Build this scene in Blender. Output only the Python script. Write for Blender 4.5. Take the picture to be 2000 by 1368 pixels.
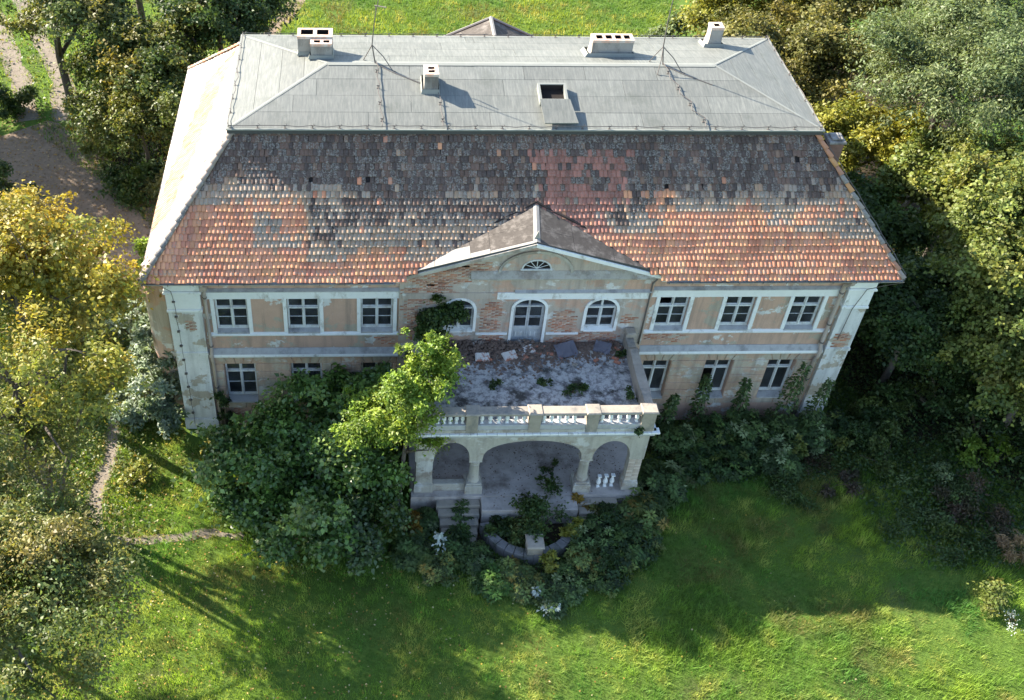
import bpy, math, random
import numpy as np
from math import radians, sin, cos, pi, atan2, sqrt
from mathutils import Matrix, Vector

for _o in list(bpy.data.objects):
    bpy.data.objects.remove(_o)
sc = bpy.context.scene
col = sc.collection

# ------------------------------------------------------------------ camera
cam_d = bpy.data.cameras.new('camera')
cam = bpy.data.objects.new('camera', cam_d)
col.objects.link(cam)
cam_d.sensor_fit = 'HORIZONTAL'
cam_d.sensor_width = 36.0
cam_d.lens = 2058.56 / 2000 * 36
cam_d.shift_x = (1000 - 795.27) / 2000
cam_d.clip_start = 0.5
cam_d.clip_end = 900
PI_, YA, RO = radians(43.212), radians(-3.6), radians(2.064)
_M = Matrix.Rotation(YA, 3, 'Z') @ Matrix.Rotation(pi / 2 - PI_, 3, 'X') @ Matrix.Rotation(RO, 3, 'Z')
cam.matrix_world = Matrix.Translation((-5.78, -28.272, 30.544)) @ _M.to_4x4()
sc.camera = cam
sc.render.resolution_x = 1024
sc.render.resolution_y = 700

# ------------------------------------------------------------------ sky, sun, exposure
SUN_TO = Vector((-1.5, 0.93, 1.0)).normalized()
world = bpy.data.worlds.new('World')
sc.world = world
world.use_nodes = True
wn = world.node_tree
sky = wn.nodes.new('ShaderNodeTexSky')
sky.sky_type = 'NISHITA'
sky.sun_disc = False
sky.sun_elevation = math.asin(SUN_TO.z)
sky.sun_rotation = atan2(SUN_TO.x, SUN_TO.y)
sky.air_density = 1.0
sky.dust_density = 0.6
wn.links.new(sky.outputs[0], wn.nodes['Background'].inputs[0])
wn.nodes['Background'].inputs[1].default_value = 0.105
sun_d = bpy.data.lights.new('sun', 'SUN')
sun_d.energy = 4.9
sun_d.angle = radians(0.55)
sun_d.color = (1.0, 0.90, 0.76)
sun = bpy.data.objects.new('sun', sun_d)
col.objects.link(sun)
sun.rotation_euler = (-SUN_TO).to_track_quat('-Z', 'Y').to_euler()
sun.location = SUN_TO * 80
sc.view_settings.view_transform = 'Standard'
sc.view_settings.look = 'None'
sc.view_settings.gamma = 1.0
sc.view_settings.exposure = 1.95

rng = np.random.default_rng(7)
random.seed(7)

# ------------------------------------------------------------------ helpers
def link(o, parent=None):
    col.objects.link(o)
    if parent is not None:
        o.parent = parent
    return o

def tag(o, label=None, cat=None, group=None, kind=None):
    if label: o['label'] = label
    if cat: o['category'] = cat
    if group: o['group'] = group
    if kind: o['kind'] = kind
    return o

def empty(name, loc, label, cat, group=None):
    o = bpy.data.objects.new(name, None)
    o.empty_display_size = 0.3
    o.location = loc
    link(o)
    return tag(o, label, cat, group)

class MB:
    """collects polygons; build() links them as one mesh object"""
    def __init__(s):
        s.v = []; s.f = []; s.c = []
    def face(s, pts):
        n = len(s.v); s.v += [tuple(p) for p in pts]; s.f.append(tuple(range(n, n + len(pts))))
    def box(s, x0, x1, y0, y1, z0, z1):
        n = len(s.v)
        s.v += [(x0,y0,z0),(x1,y0,z0),(x1,y1,z0),(x0,y1,z0),(x0,y0,z1),(x1,y0,z1),(x1,y1,z1),(x0,y1,z1)]
        for q in ((0,3,2,1),(4,5,6,7),(0,1,5,4),(1,2,6,5),(2,3,7,6),(3,0,4,7)):
            s.f.append(tuple(n + i for i in q))
    def bbox(s, x0, x1, y0, y1, z0, z1, b=0.01):
        """box with chamfered edges (front/up readable)"""
        n = len(s.v)
        for (ix, iy, z) in ((b,b,z0),(0,0,z0+b),(0,0,z1-b),(b,b,z1)):
            s.v += [(x0+ix,y0+iy,z),(x1-ix,y0+iy,z),(x1-ix,y1-iy,z),(x0+ix,y1-iy,z)]
        s.f.append((n+3,n+2,n+1,n)); s.f.append((n+12,n+13,n+14,n+15))
        for k in range(3):
            a = n + 4*k
            for i in range(4):
                j = (i+1) % 4
                s.f.append((a+i, a+j, a+4+j, a+4+i))
    def prism_y(s, poly, y0, y1, b=0.0):
        """polygon in xz (ccw seen from -y) extruded from y1 (back) to y0 (front), optional bevel"""
        m = len(poly); n = len(s.v)
        cx = sum(p[0] for p in poly)/m; cz = sum(p[1] for p in poly)/m
        if b > 0:
            rings = [(y1, 0), (y0 + b, 0), (y0, b)]
        else:
            rings = [(y1, 0), (y0, 0)]
        for (y, k) in rings:
            for (x, z) in poly:
                dx, dz = x - cx, z - cz; L = max(1e-6, sqrt(dx*dx + dz*dz))
                sx = x - (k if dx > 0 else -k if dx < 0 else 0)
                sz = z - (k if dz > 0 else -k if dz < 0 else 0)
                s.v.append((sx, y, sz))
        for r in range(len(rings) - 1):
            for i in range(m):
                j = (i+1) % m
                s.f.append((n+r*m+i, n+r*m+j, n+(r+1)*m+j, n+(r+1)*m+i))
        s.f.append(tuple(n + (len(rings)-1)*m + i for i in range(m)))
    def prism_z(s, poly, z0, z1, b=0.0):
        m = len(poly); n = len(s.v)
        cx = sum(p[0] for p in poly)/m; cy = sum(p[1] for p in poly)/m
        rings = [(z0, 0), (z1 - b, 0), (z1, b)] if b > 0 else [(z0, 0), (z1, 0)]
        for (z, k) in rings:
            for (x, y) in poly:
                dx, dy = cx - x, cy - y; L = max(1e-6, sqrt(dx*dx+dy*dy))
                s.v.append((x + dx/L*k, y + dy/L*k, z))
        for r in range(len(rings)-1):
            for i in range(m):
                j = (i+1) % m
                s.f.append((n+r*m+i, n+r*m+j, n+(r+1)*m+j, n+(r+1)*m+i))
        s.f.append(tuple(n + (len(rings)-1)*m + i for i in range(m)))
        s.f.append(tuple(n + i for i in reversed(range(m))))
    def tube(s, pts, rad, seg=6, cap=True):
        P = [Vector(p) for p in pts]
        if not hasattr(rad, '__len__'): rad = [rad]*len(P)
        n = len(s.v)
        d0 = (P[1]-P[0]).normalized()
        ref = Vector((0,0,1)) if abs(d0.z) < .9 else Vector((1,0,0))
        for i, p in enumerate(P):
            d = (P[min(i+1,len(P)-1)] - P[max(i-1,0)]).normalized()
            a = d.cross(ref)
            if a.length < 1e-4: a = d.cross(Vector((0,1,0)))
            a.normalize(); b = d.cross(a)
            for k in range(seg):
                t = 2*pi*k/seg
                s.v.append(tuple(p + (a*cos(t) + b*sin(t))*rad[i]))
        for i in range(len(P)-1):
            for k in range(seg):
                k2 = (k+1) % seg
                s.f.append((n+i*seg+k, n+(i+1)*seg+k, n+(i+1)*seg+k2, n+i*seg+k2))
        if cap:
            s.f.append(tuple(n+k for k in range(seg)))
            s.f.append(tuple(n+(len(P)-1)*seg+k for k in reversed(range(seg))))
    def lathe(s, prof, cx, cy, seg=10):
        n = len(s.v)
        for (r, z) in prof:
            for k in range(seg):
                t = 2*pi*k/seg
                s.v.append((cx + r*cos(t), cy + r*sin(t), z))
        for i in range(len(prof)-1):
            for k in range(seg):
                k2 = (k+1) % seg
                s.f.append((n+i*seg+k, n+i*seg+k2, n+(i+1)*seg+k2, n+(i+1)*seg+k))
        s.f.append(tuple(n+(len(prof)-1)*seg+k for k in range(seg)))
    def mesh(s, name, mat, smooth=False):
        me = bpy.data.meshes.new(name)
        me.from_pydata(s.v, [], s.f)
        me.materials.append(mat)
        if smooth:
            me.polygons.foreach_set('use_smooth', [True]*len(me.polygons))
        me.update()
        return me
    def build(s, name, mat, parent=None, smooth=False):
        o = bpy.data.objects.new(name, s.mesh(name, mat, smooth))
        return link(o, parent)

def obj(name, me, parent=None):
    return link(bpy.data.objects.new(name, me), parent)

def np_mesh(name, V, F, mat, colr=None, smooth=False):
    """V (n,3), F (m,k) all same k, colr (n,4) point colours"""
    V = np.asarray(V, np.float32); F = np.asarray(F, np.int32)
    me = bpy.data.meshes.new(name)
    me.vertices.add(len(V)); me.vertices.foreach_set('co', V.ravel())
    m, k = F.shape
    me.loops.add(m*k); me.loops.foreach_set('vertex_index', F.ravel())
    me.polygons.add(m)
    me.polygons.foreach_set('loop_start', np.arange(0, m*k, k, dtype=np.int32))
    if smooth: me.polygons.foreach_set('use_smooth', np.ones(m, bool))
    if colr is not None:
        a = me.attributes.new('col', 'FLOAT_COLOR', 'POINT')
        a.data.foreach_set('color', np.asarray(colr, np.float32).ravel())
    me.materials.append(mat)
    me.update(calc_edges=True)
    return me

_g = np.random.default_rng(3).random((64, 64))
def vnoise(x, y):
    x = np.asarray(x, float); y = np.asarray(y, float)
    xi = np.floor(x).astype(int); yi = np.floor(y).astype(int)
    fx = x - xi; fy = y - yi
    fx = fx*fx*(3-2*fx); fy = fy*fy*(3-2*fy)
    a = _g[xi % 64, yi % 64]; b = _g[(xi+1) % 64, yi % 64]
    c = _g[xi % 64, (yi+1) % 64]; d = _g[(xi+1) % 64, (yi+1) % 64]
    return (a*(1-fx)+b*fx)*(1-fy) + (c*(1-fx)+d*fx)*fy
def fbm(x, y):
    return .55*vnoise(x, y) + .3*vnoise(2.1*x+7, 2.1*y+3) + .15*vnoise(4.3*x+1, 4.3*y+9)

# ------------------------------------------------------------------ materials
def newmat(name, rough=0.85, spec=0.3):
    m = bpy.data.materials.new(name); m.use_nodes = True
    nt = m.node_tree; p = nt.nodes['Principled BSDF']
    p.inputs['Roughness'].default_value = rough
    p.inputs['Specular IOR Level'].default_value = spec
    return m, nt, p
def N(nt, t, **kw):
    n = nt.nodes.new(t)
    for k, v in kw.items(): setattr(n, k, v)
    return n
def coords(nt, scale=(1,1,1), loc=(0,0,0), kind='Object'):
    tc = N(nt, 'ShaderNodeTexCoord'); mp = N(nt, 'ShaderNodeMapping')
    mp.inputs['Scale'].default_value = scale; mp.inputs['Location'].default_value = loc
    nt.links.new(tc.outputs[kind], mp.inputs['Vector'])
    return mp.outputs[0]
def noise(nt, vec, scale, detail=4, rough=.6):
    n = N(nt, 'ShaderNodeTexNoise')
    n.inputs['Scale'].default_value = scale; n.inputs['Detail'].default_value = detail
    n.inputs['Roughness'].default_value = rough
    if vec is not None: nt.links.new(vec, n.inputs['Vector'])
    return n.outputs['Fac']
def ramp(nt, fac, a, b, ca=(0,0,0,1), cb=(1,1,1,1)):
    r = N(nt, 'ShaderNodeValToRGB')
    r.color_ramp.elements[0].position = a; r.color_ramp.elements[1].position = b
    r.color_ramp.elements[0].color = ca; r.color_ramp.elements[1].color = cb
    nt.links.new(fac, r.inputs[0])
    return r.outputs[0]
def mix(nt, fac, a, b, mode='MIX'):
    n = N(nt, 'ShaderNodeMix', data_type='RGBA', blend_type=mode)
    for s, v in ((n.inputs[0], fac), (n.inputs[6], a), (n.inputs[7], b)):
        if hasattr(v, 'links'): nt.links.new(v, s)
        elif isinstance(v, (int, float)): s.default_value = v
        else: s.default_value = (*v, 1) if len(v) == 3 else v
    return n.outputs[2]
def bump(nt, p, h, strength=.3, dist=.02):
    b = N(nt, 'ShaderNodeBump'); b.inputs['Strength'].default_value = strength
    b.inputs['Distance'].default_value = dist
    nt.links.new(h, b.inputs['Height']); nt.links.new(b.outputs[0], p.inputs['Normal'])

def mat_plain(name, c, rough=.8, var=.25, scale=6, spec=.3, stain=None, stain_thr=(.5,.62), metal=0):
    m, nt, p = newmat(name, rough, spec)
    v = coords(nt)
    f = noise(nt, v, scale, 6, .65)
    cc = mix(nt, f, tuple(x*(1-var) for x in c), tuple(min(1, x*(1+var)) for x in c))
    if stain:
        f2 = noise(nt, coords(nt, (1,1,.55), (3,1,5)), scale*.35, 7, .7)
        cc = mix(nt, ramp(nt, f2, *stain_thr), cc, stain)
    nt.links.new(cc, p.inputs['Base Color'])
    p.inputs['Metallic'].default_value = metal
    bump(nt, p, noise(nt, v, scale*5, 4), .25, .01)
    return m

def mat_plaster(name, base, bare, white, bthr, wthr, off=(0,0,0)):
    m, nt, p = newmat(name, .92, .15)
    v = coords(nt, (1,1,1.25), off)
    n1 = noise(nt, v, .75, 9, .68)
    n2 = noise(nt, coords(nt, (1,1,1.3), (off[0]+5, 2, 8)), 1.15, 9, .66)
    fine = noise(nt, v, 22, 5, .7)
    c0 = mix(nt, noise(nt, v, 2.6, 5, .6), tuple(x*.86 for x in base), tuple(x*1.12 for x in base))
    c1 = mix(nt, ramp(nt, n1, *bthr), c0, bare)
    c2 = mix(nt, ramp(nt, n2, *wthr), c1, white)
    st = noise(nt, coords(nt, (2.6,2.6,.28), (1,4,off[2])), 1.3, 6, .65)
    c3 = mix(nt, ramp(nt, st, .46, .74), c2, mix(nt, .55, c2, (.16,.15,.14)))
    c4 = mix(nt, .45, c3, mix(nt, fine, (.35,.35,.35), (1,1,1)), 'MULTIPLY')
    nt.links.new(c4, p.inputs['Base Color'])
    h = mix(nt, .25, ramp(nt, n1, *bthr), fine)
    bump(nt, p, h, .45, .02)
    return m

def mat_attr(name, rough=.8, spec=.25, speck=None, var=(.75,1.2), vs=25):
    m, nt, p = newmat(name, rough, spec)
    a = N(nt, 'ShaderNodeAttribute'); a.attribute_name = 'col'
    v = coords(nt, kind='Object')
    f = noise(nt, v, vs, 4, .65)
    c = mix(nt, 1.0, a.outputs['Color'], mix(nt, f, (var[0],)*3, (var[1],)*3), 'MULTIPLY')
    if speck:
        s = noise(nt, v, 17, 6, .75)
        mm = N(nt, 'ShaderNodeMath', operation='MULTIPLY')
        nt.links.new(ramp(nt, s, .47, .58), mm.inputs[0]); nt.links.new(a.outputs['Alpha'], mm.inputs[1])
        c = mix(nt, mm.outputs[0], c, speck)
    nt.links.new(c, p.inputs['Base Color'])
    return m

def mat_leaf(name, rough=.5, trans=.35, spec=.35):
    m, nt, p = newmat(name, rough, spec)
    a = N(nt, 'ShaderNodeAttribute'); a.attribute_name = 'col'
    nt.links.new(a.outputs['Color'], p.inputs['Base Color'])
    t = N(nt, 'ShaderNodeBsdfTranslucent')
    nt.links.new(mix(nt, 1.0, a.outputs['Color'], (1.25, 1.2, .7), 'MULTIPLY'), t.inputs['Color'])
    ms = N(nt, 'ShaderNodeMixShader'); ms.inputs[0].default_value = trans
    nt.links.new(p.outputs[0], ms.inputs[1]); nt.links.new(t.outputs[0], ms.inputs[2])
    nt.links.new(ms.outputs[0], nt.nodes['Material Output'].inputs['Surface'])
    return m

OCHRE = (.60, .40, .305)
M = {}
M['wall'] = mat_plaster('ochre_plaster', OCHRE, (.47, .41, .33), (.74, .73, .70), (.54, .575), (.585, .615))
M['wall_worn'] = mat_plaster('worn_ochre_plaster', OCHRE, (.52, .45, .385), (.70, .69, .66), (.44, .50), (.57, .61), (11, 0, 3))
M['block'] = mat_plaster('block_plaster', (.56, .40, .30), (.52, .46, .37), (.66, .64, .6), (.47, .54), (.59, .65), (4, 0, 9))
M['white'] = mat_plain('white_trim_paint', (.74, .75, .74), .8, .12, 5, .2, stain=(.42, .40, .36), stain_thr=(.56, .68))
M['pilaster'] = mat_plaster('white_pilaster_plaster', (.74, .745, .73), (.50, .44, .36), (.78, .78, .76), (.55, .57), (.66, .72), (7, 0, 1))
M['ledge'] = mat_plain('grey_ledge_cement', (.40, .40, .40), .9, .3, 4, .2, stain=(.2, .2, .2), stain_thr=(.5, .7))
M['brick'] = mat_attr('brick_clay', .9, .15, speck=(.55, .48, .42))
M['mortar'] = mat_plain('old_mortar', (.42, .36, .30), .95, .3, 14)
M['wood'] = mat_plain('old_white_window_paint', (.60, .62, .62), .6, .2, 9, .3, stain=(.38, .36, .34), stain_thr=(.5, .7))
M['doorwood'] = mat_plain('grey_door_paint', (.44, .46, .48), .65, .25, 8, .3, stain=(.28, .27, .27), stain_thr=(.5, .7))
M['zinc'] = mat_plain('dull_zinc', (.40, .39, .38), .5, .25, 5, .4, stain=(.25, .2, .16), stain_thr=(.52, .68), metal=.35)
M['pipe'] = mat_plain('painted_downpipe', (.42, .35, .30), .6, .2, 6, .3, stain=(.3, .27, .25))
M['wire'] = mat_plain('rusty_wire', (.13, .115, .105), .7, .2, 8, .3)
M['batten'] = mat_plain('dark_roof_underlay', (.035, .028, .026), .95, .3, 3)
M['tile'] = mat_attr('clay_tile', .82, .2, speck=(.30, .285, .255))
M['stone'] = mat_plain('weathered_stone', (.33, .29, .24), .9, .28, 5, .2, stain=(.2, .19, .17), stain_thr=(.5, .66))
M['darkstone'] = mat_plain('damp_stone', (.17, .165, .165), .92, .3, 5, .2, stain=(.08,.085,.07), stain_thr=(.5,.62))
M['limewash'] = mat_plaster('pale_limewash', (.50, .47, .41), (.36, .31, .26), (.62, .61, .58), (.52, .58), (.58, .62), (2, 0, 6))
M['dark'] = mat_plain('soot_and_painted_dark', (.02, .016, .014), 1, .2, 4)  # soot in the flues; painted darkness in the hatch and fanlight
M['interior'] = mat_plain('interior_plaster', (.32, .29, .26), .95, .2, 1.5)
M['chimney'] = mat_plain('chimney_render', (.31, .295, .265), .92, .25, 4, .2, stain=(.16, .145, .13), stain_thr=(.48, .64))
M['chimcap'] = mat_plain('chimney_brick_top', (.55, .36, .27), .92, .25, 12, .2, stain=(.55, .5, .44), stain_thr=(.45, .6))
M['felt_old'] = mat_plain('old_bitumen_felt', (.085, .075, .066), .88, .55, 7, .25, stain=(.20, .18, .16), stain_thr=(.50, .68))
M['felt_pale'] = mat_plain('bleached_felt', (.30, .285, .26), .75, .25, 3, .3, stain=(.22, .19, .17), stain_thr=(.60, .66))

def mat_felt():
    m, nt, p = newmat('grey_roofing_felt', .62, .35)
    v = coords(nt)
    a = noise(nt, v, .8, 6, .6); b = noise(nt, coords(nt, (6, .6, 1)), 2.5, 6, .7); c = noise(nt, v, 60, 3, .7)
    cc = mix(nt, a, (.125, .135, .122), (.185, .194, .177))
    cc = mix(nt, ramp(nt, b, .42, .7), cc, (.235, .24, .215))
    cc = mix(nt, ramp(nt, noise(nt, coords(nt, (1,1,1), (9,2,1)), .55, 8, .7), .55, .72), cc, (.12, .13, .112))
    oi = N(nt, 'ShaderNodeObjectInfo')
    cc = mix(nt, 1., cc, mix(nt, oi.outputs['Random'], (.90,)*3, (1.08,)*3), 'MULTIPLY')
    cc = mix(nt, .5, cc, mix(nt, c, (.55,)*3, (1.2,)*3), 'MULTIPLY')
    nt.links.new(cc, p.inputs['Base Color'])
    bump(nt, p, mix(nt, .3, a, c), .35, .03)
    return m
M['felt'] = mat_felt()
M['felt_seam'] = mat_plain('felt_seam', (.07, .072, .07), .9, .2, 8)
M['felt_strip'] = mat_plain('felt_ridge_strip', (.235, .245, .22), .6, .15, 5, .3)

def mat_glass():
    m = bpy.data.materials.new('old_window_glass'); m.use_nodes = True
    nt = m.node_tree; nt.nodes.clear()
    out = N(nt, 'ShaderNodeOutputMaterial')
    t = N(nt, 'ShaderNodeBsdfTransparent'); t.inputs[0].default_value = (.55, .57, .58, 1)
    g = N(nt, 'ShaderNodeBsdfGlossy'); g.inputs['Roughness'].default_value = .03
    g.inputs['Color'].default_value = (.9, .93, .95, 1)
    fr = N(nt, 'ShaderNodeFresnel'); fr.inputs[0].default_value = 1.5
    ms = N(nt, 'ShaderNodeMixShader')
    b = N(nt, 'ShaderNodeBump'); b.inputs['Strength'].default_value = .06; b.inputs['Distance'].default_value = .05
    nt.links.new(noise(nt, coords(nt), 3, 2), b.inputs['Height'])
    nt.links.new(b.outputs[0], g.inputs['Normal'])
    nt.links.new(fr.outputs[0], ms.inputs[0]); nt.links.new(t.outputs[0], ms.inputs[1]); nt.links.new(g.outputs[0], ms.inputs[2])
    df = N(nt, 'ShaderNodeBsdfDiffuse'); df.inputs[0].default_value = (.30, .33, .37, 1)
    m2 = N(nt, 'ShaderNodeMixShader'); nt.links.new(ramp(nt, noise(nt, coords(nt), 2.2, 5, .65), .35, .75, (.04,.04,.04,1), (.22,.22,.22,1)), m2.inputs[0])
    nt.links.new(ms.outputs[0], m2.inputs[1]); nt.links.new(df.outputs[0], m2.inputs[2])
    nt.links.new(m2.outputs[0], out.inputs['Surface'])
    return m
M['glass'] = mat_glass()

def mat_deck():
    m, nt, p = newmat('terrace_concrete', .93, .2)
    v = coords(nt)
    a = noise(nt, v, 1.1, 9, .72); b = noise(nt, v, 3.5, 8, .75); c = noise(nt, v, 18, 5, .7)
    cc = mix(nt, a, (.42, .41, .40), (.60, .59, .57))
    cc = mix(nt, ramp(nt, b, .46, .58), cc, (.20, .19, .195))
    cc = mix(nt, ramp(nt, a, .50, .60), cc, (.075, .07, .065))
    cc = mix(nt, .5, cc, mix(nt, c, (.45,)*3, (1.15,)*3), 'MULTIPLY')
    nt.links.new(cc, p.inputs['Base Color'])
    bump(nt, p, b, .6, .04)
    return m
M['deck'] = mat_deck()
M['porchfloor'] = mat_plain('dusty_porch_floor', (.43, .385, .355), .95, .45, 2.6, .2, stain=(.20, .17, .15), stain_thr=(.50, .66))
M['bark'] = mat_plain('bark', (.10, .085, .07), .95, .4, 9)
M['twig'] = mat_plain('green_brown_stem', (.11, .09, .055), .9, .3, 9)
M['leaf'] = mat_leaf('broad_leaf')
M['leaf_gloss'] = mat_leaf('glossy_leaf', .33, .22, .55)
M['grass'] = mat_leaf('grass_blade', .6, .42, .25)
M['litter'] = mat_leaf('fallen_leaf', .8, .15, .2)

def mat_ground():
    m, nt, p = newmat('lawn_soil', .97, .1)
    v = coords(nt)
    a = noise(nt, v, .22, 8, .62); b = noise(nt, v, 2.4, 7, .7); c = noise(nt, v, 14, 5, .7)
    g = mix(nt, b, (.06, .115, .022), (.13, .20, .035))
    d = mix(nt, b, (.055, .045, .028), (.11, .09, .055))
    cc = mix(nt, ramp(nt, a, .56, .76), g, d)
    cc = mix(nt, .6, cc, mix(nt, c, (.4,)*3, (1.4,)*3), 'MULTIPLY')
    nt.links.new(cc, p.inputs['Base Color'])
    bump(nt, p, b, .6, .08)
    return m
M['ground'] = mat_ground()
def mat_dirt(name, c1, c2, spots):
    m, nt, p = newmat(name, .97, .1)
    v = coords(nt)
    a = noise(nt, v, .7, 8, .65); b = noise(nt, v, 5, 7, .7); c = noise(nt, v, 25, 5, .7)
    cc = mix(nt, a, c1, c2)
    cc = mix(nt, ramp(nt, b, .54, .68), cc, spots)
    cc = mix(nt, .6, cc, mix(nt, c, (.5,)*3, (1.3,)*3), 'MULTIPLY')
    nt.links.new(cc, p.inputs['Base Color'])
    bump(nt, p, b, .6, .06)
    return m
M['dirt'] = mat_dirt('track_dirt', (.17, .125, .09), (.33, .26, .19), (.09, .075, .05))
M['path'] = mat_dirt('footpath_dirt', (.17, .14, .11), (.31, .27, .22), (.10, .09, .06))
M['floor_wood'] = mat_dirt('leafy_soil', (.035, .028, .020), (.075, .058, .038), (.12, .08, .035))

# ------------------------------------------------------------------ ground, tracks
g = MB(); g.face([(-260,-200,0),(260,-200,0),(260,320,0),(-260,320,0)])
tag(g.build('ground', M['ground']), kind='structure')

def strip_sheet(name, pts, widths, z, mat, wob=.18, sub=6):
    P = [Vector((p[0], p[1], 0)) for p in pts]
    L = []; W = []
    for i in range(len(P)-1):
        for k in range(sub):
            t = k/sub
            p0 = P[max(i-1,0)]; p1 = P[i]; p2 = P[i+1]; p3 = P[min(i+2,len(P)-1)]
            L.append(.5*((2*p1)+(p2-p0)*t+(2*p0-5*p1+4*p2-p3)*t*t+(3*p1-p0-3*p2+p3)*t*t*t))
            W.append(widths[i]*(1-t)+widths[i+1]*t)
    L.append(P[-1]); W.append(widths[-1])
    mb = MB(); a = []
    for i, p in enumerate(L):
        d = (L[min(i+1,len(L)-1)]-L[max(i-1,0)]).normalized(); nrm = Vector((-d.y, d.x, 0))
        w = W[i]
        a.append((p + nrm*(w+random.uniform(-wob,wob)), p - nrm*(w+random.uniform(-wob,wob))))
    for i in range(len(a)-1):
        l0, r0 = a[i]; l1, r1 = a[i+1]
        mb.face([(r0.x,r0.y,z),(r1.x,r1.y,z),(l1.x,l1.y,z),(l0.x,l0.y,z)])
    o = mb.build(name, mat); tag(o, kind='structure')
    return [(p, w) for p, w in zip(L, W)]
TRACKS = []
yard = strip_sheet('dirt_yard', [(-24.5,21),(-21,16.5),(-17.5,12.5),(-14.6,8.5),(-13.6,5.5)], [2.6,3.4,3.2,2.0,.9], .004, M['dirt'], .35)
tA = strip_sheet('dirt_track', [(-30.5,40),(-27.2,32),(-25.0,27),(-23.5,22.5)], [.55,.55,.55,.7], .008, M['path'])
tB = strip_sheet('dirt_track', [(-28.3,40),(-25.0,32),(-22.9,27.5),(-21.6,22.5)], [.55,.55,.55,.7], .008, M['path'])
tC = strip_sheet('dirt_track', [(-13.2,33),(-11.6,38),(-9.6,44),(-7.5,52)], [.6,.6,.6,.6], .006, M['dirt'])
tD = strip_sheet('dirt_track', [(-11.2,32.5),(-9.6,37.5),(-7.6,43.5),(-5.5,51)], [.5,.5,.5,.5], .006, M['dirt'])
fp = strip_sheet('footpath', [(-15.9,3.2),(-15.4,.3),(-15.2,-1.6),(-15.4,-3.3),(-15.3,-5.0)], [.22,.26,.28,.32,.38], .006, M['path'], .1)
fq = strip_sheet('footpath', [(-15.7,-5.1),(-14.2,-5.5),(-12.6,-5.45),(-11.2,-5.25),(-9.9,-5.4)], [.3,.2,.15,.17,.12], .009, M['path'], .1)
for t, k in ((yard,.72),(tA,1),(tB,1),(tC,1),(tD,1),(fp,1),(fq,.8)): TRACKS += [(p.x,p.y,w*k) for p, w in t]
wl = MB()
def blob(mb, cx, cy, rx, ry, z, n=26, wob=.18):
    mb.face([(cx+rx*(1+random.uniform(-wob,wob))*cos(2*pi*i/n), cy+ry*(1+random.uniform(-wob,wob))*sin(2*pi*i/n), z) for i in range(n)])
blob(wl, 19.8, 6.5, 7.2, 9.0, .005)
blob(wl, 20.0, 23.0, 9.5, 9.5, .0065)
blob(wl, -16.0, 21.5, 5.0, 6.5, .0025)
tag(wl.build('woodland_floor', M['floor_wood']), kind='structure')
wl = MB(); blob(wl, .6, -5.9, 3.4, 1.7, .005, 60, .08)
tag(wl.build('planting_bed', M['floor_wood']), kind='structure')
wl = MB(); blob(wl, 9.0, -1.5, 4.0, 1.3, .0055, 60, .08)
tag(wl.build('border_bed', M['floor_wood']), kind='structure')
wl = MB(); blob(wl, -7.3, -3.3, 3.0, 2.5, .0055, 60, .08)
tag(wl.build('shrub_bed', M['floor_wood']), kind='structure')

# ================================================================== MANOR HOUSE
house = empty('manor_house', (0, 0, 0), 'two storey derelict manor house with red tiled hipped roof and pillared porch', 'house')

XL, XR, XCL, XCR = -12.35, 12.45, -4.35, 4.62
ZE = 7.815

def panel(mb, x0, x1, z0, z1, holes, y, depth):
    xs = sorted({x0, x1, *[h[0] for h in holes], *[h[1] for h in holes]})
    zs = sorted({z0, z1, *[h[2] for h in holes], *[h[3] for h in holes]})
    for i in range(len(xs)-1):
        for j in range(len(zs)-1):
            cx = (xs[i]+xs[i+1])/2; cz = (zs[j]+zs[j+1])/2
            if any(h[0] < cx < h[1] and h[2] < cz < h[3] for h in holes): continue
            mb.face([(xs[i],y,zs[j]),(xs[i+1],y,zs[j]),(xs[i+1],y,zs[j+1]),(xs[i],y,zs[j+1])])
    yb = y + depth
    for h in holes:
        a, b, c, d = h[:4]; rise = h[4] if len(h) > 4 else 0
        ds = d - rise
        mb.face([(a,y,c),(a,y,ds),(a,yb,ds),(a,yb,c)])
        mb.face([(b,yb,c),(b,yb,ds),(b,y,ds),(b,y,c)])
        mb.face([(a,yb,c),(b,yb,c),(b,y,c),(a,y,c)])
        if not rise:
            mb.face([(a,y,d),(b,y,d),(b,yb,d),(a,yb,d)])
        else:
            n = 12; m = (a+b)/2; r = (b-a)/2
            P = [(m - r*cos(pi*i/n), ds + rise*sin(pi*i/n)) for i in range(n+1)]
            for i in range(n):
                p, q = P[i], P[i+1]
                mb.face([(p[0],y,p[1]),(q[0],y,q[1]),(q[0],y,d),(p[0],y,d)])
                mb.face([(p[0],y,p[1]),(p[0],yb,p[1]),(q[0],yb,q[1]),(q[0],y,q[1])])

WUP = [-10.27, -7.74, -5.13]; WUPR = [5.52, 7.94, 10.39]
WLO = [-10.2, -7.74, -5.12]; WLOR = [5.47, 7.86, 10.28]
ZU0, ZU1 = 4.90, 6.46
ZL0, ZL1 = 1.32, 3.30
hw = .58
holesL = [(x-hw, x+hw, ZU0, ZU1) for x in WUP] + [(x-hw, x+hw, ZL0, ZL1) for x in WLO]
holesR = [(x-hw+.03, x+hw-.03, ZU0, ZU1) for x in WUPR] + [(x-hw+.05, x+hw-.05, ZL0, ZL1) for x in WLOR]
YC = -.10
DOOR = (-.25, .87, 4.22, 6.46, .42)
AWR = (2.38, 3.46, 4.98, 6.45, .50)
AWL = (-2.72, -1.68, 4.98, 6.45, .50)
LDOOR = (-.45, 1.05, .72, 3.2)
LWA = (-2.9, -1.8, 1.4, 3.1); LWB = (2.5, 3.6, 1.4, 3.1)
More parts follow.
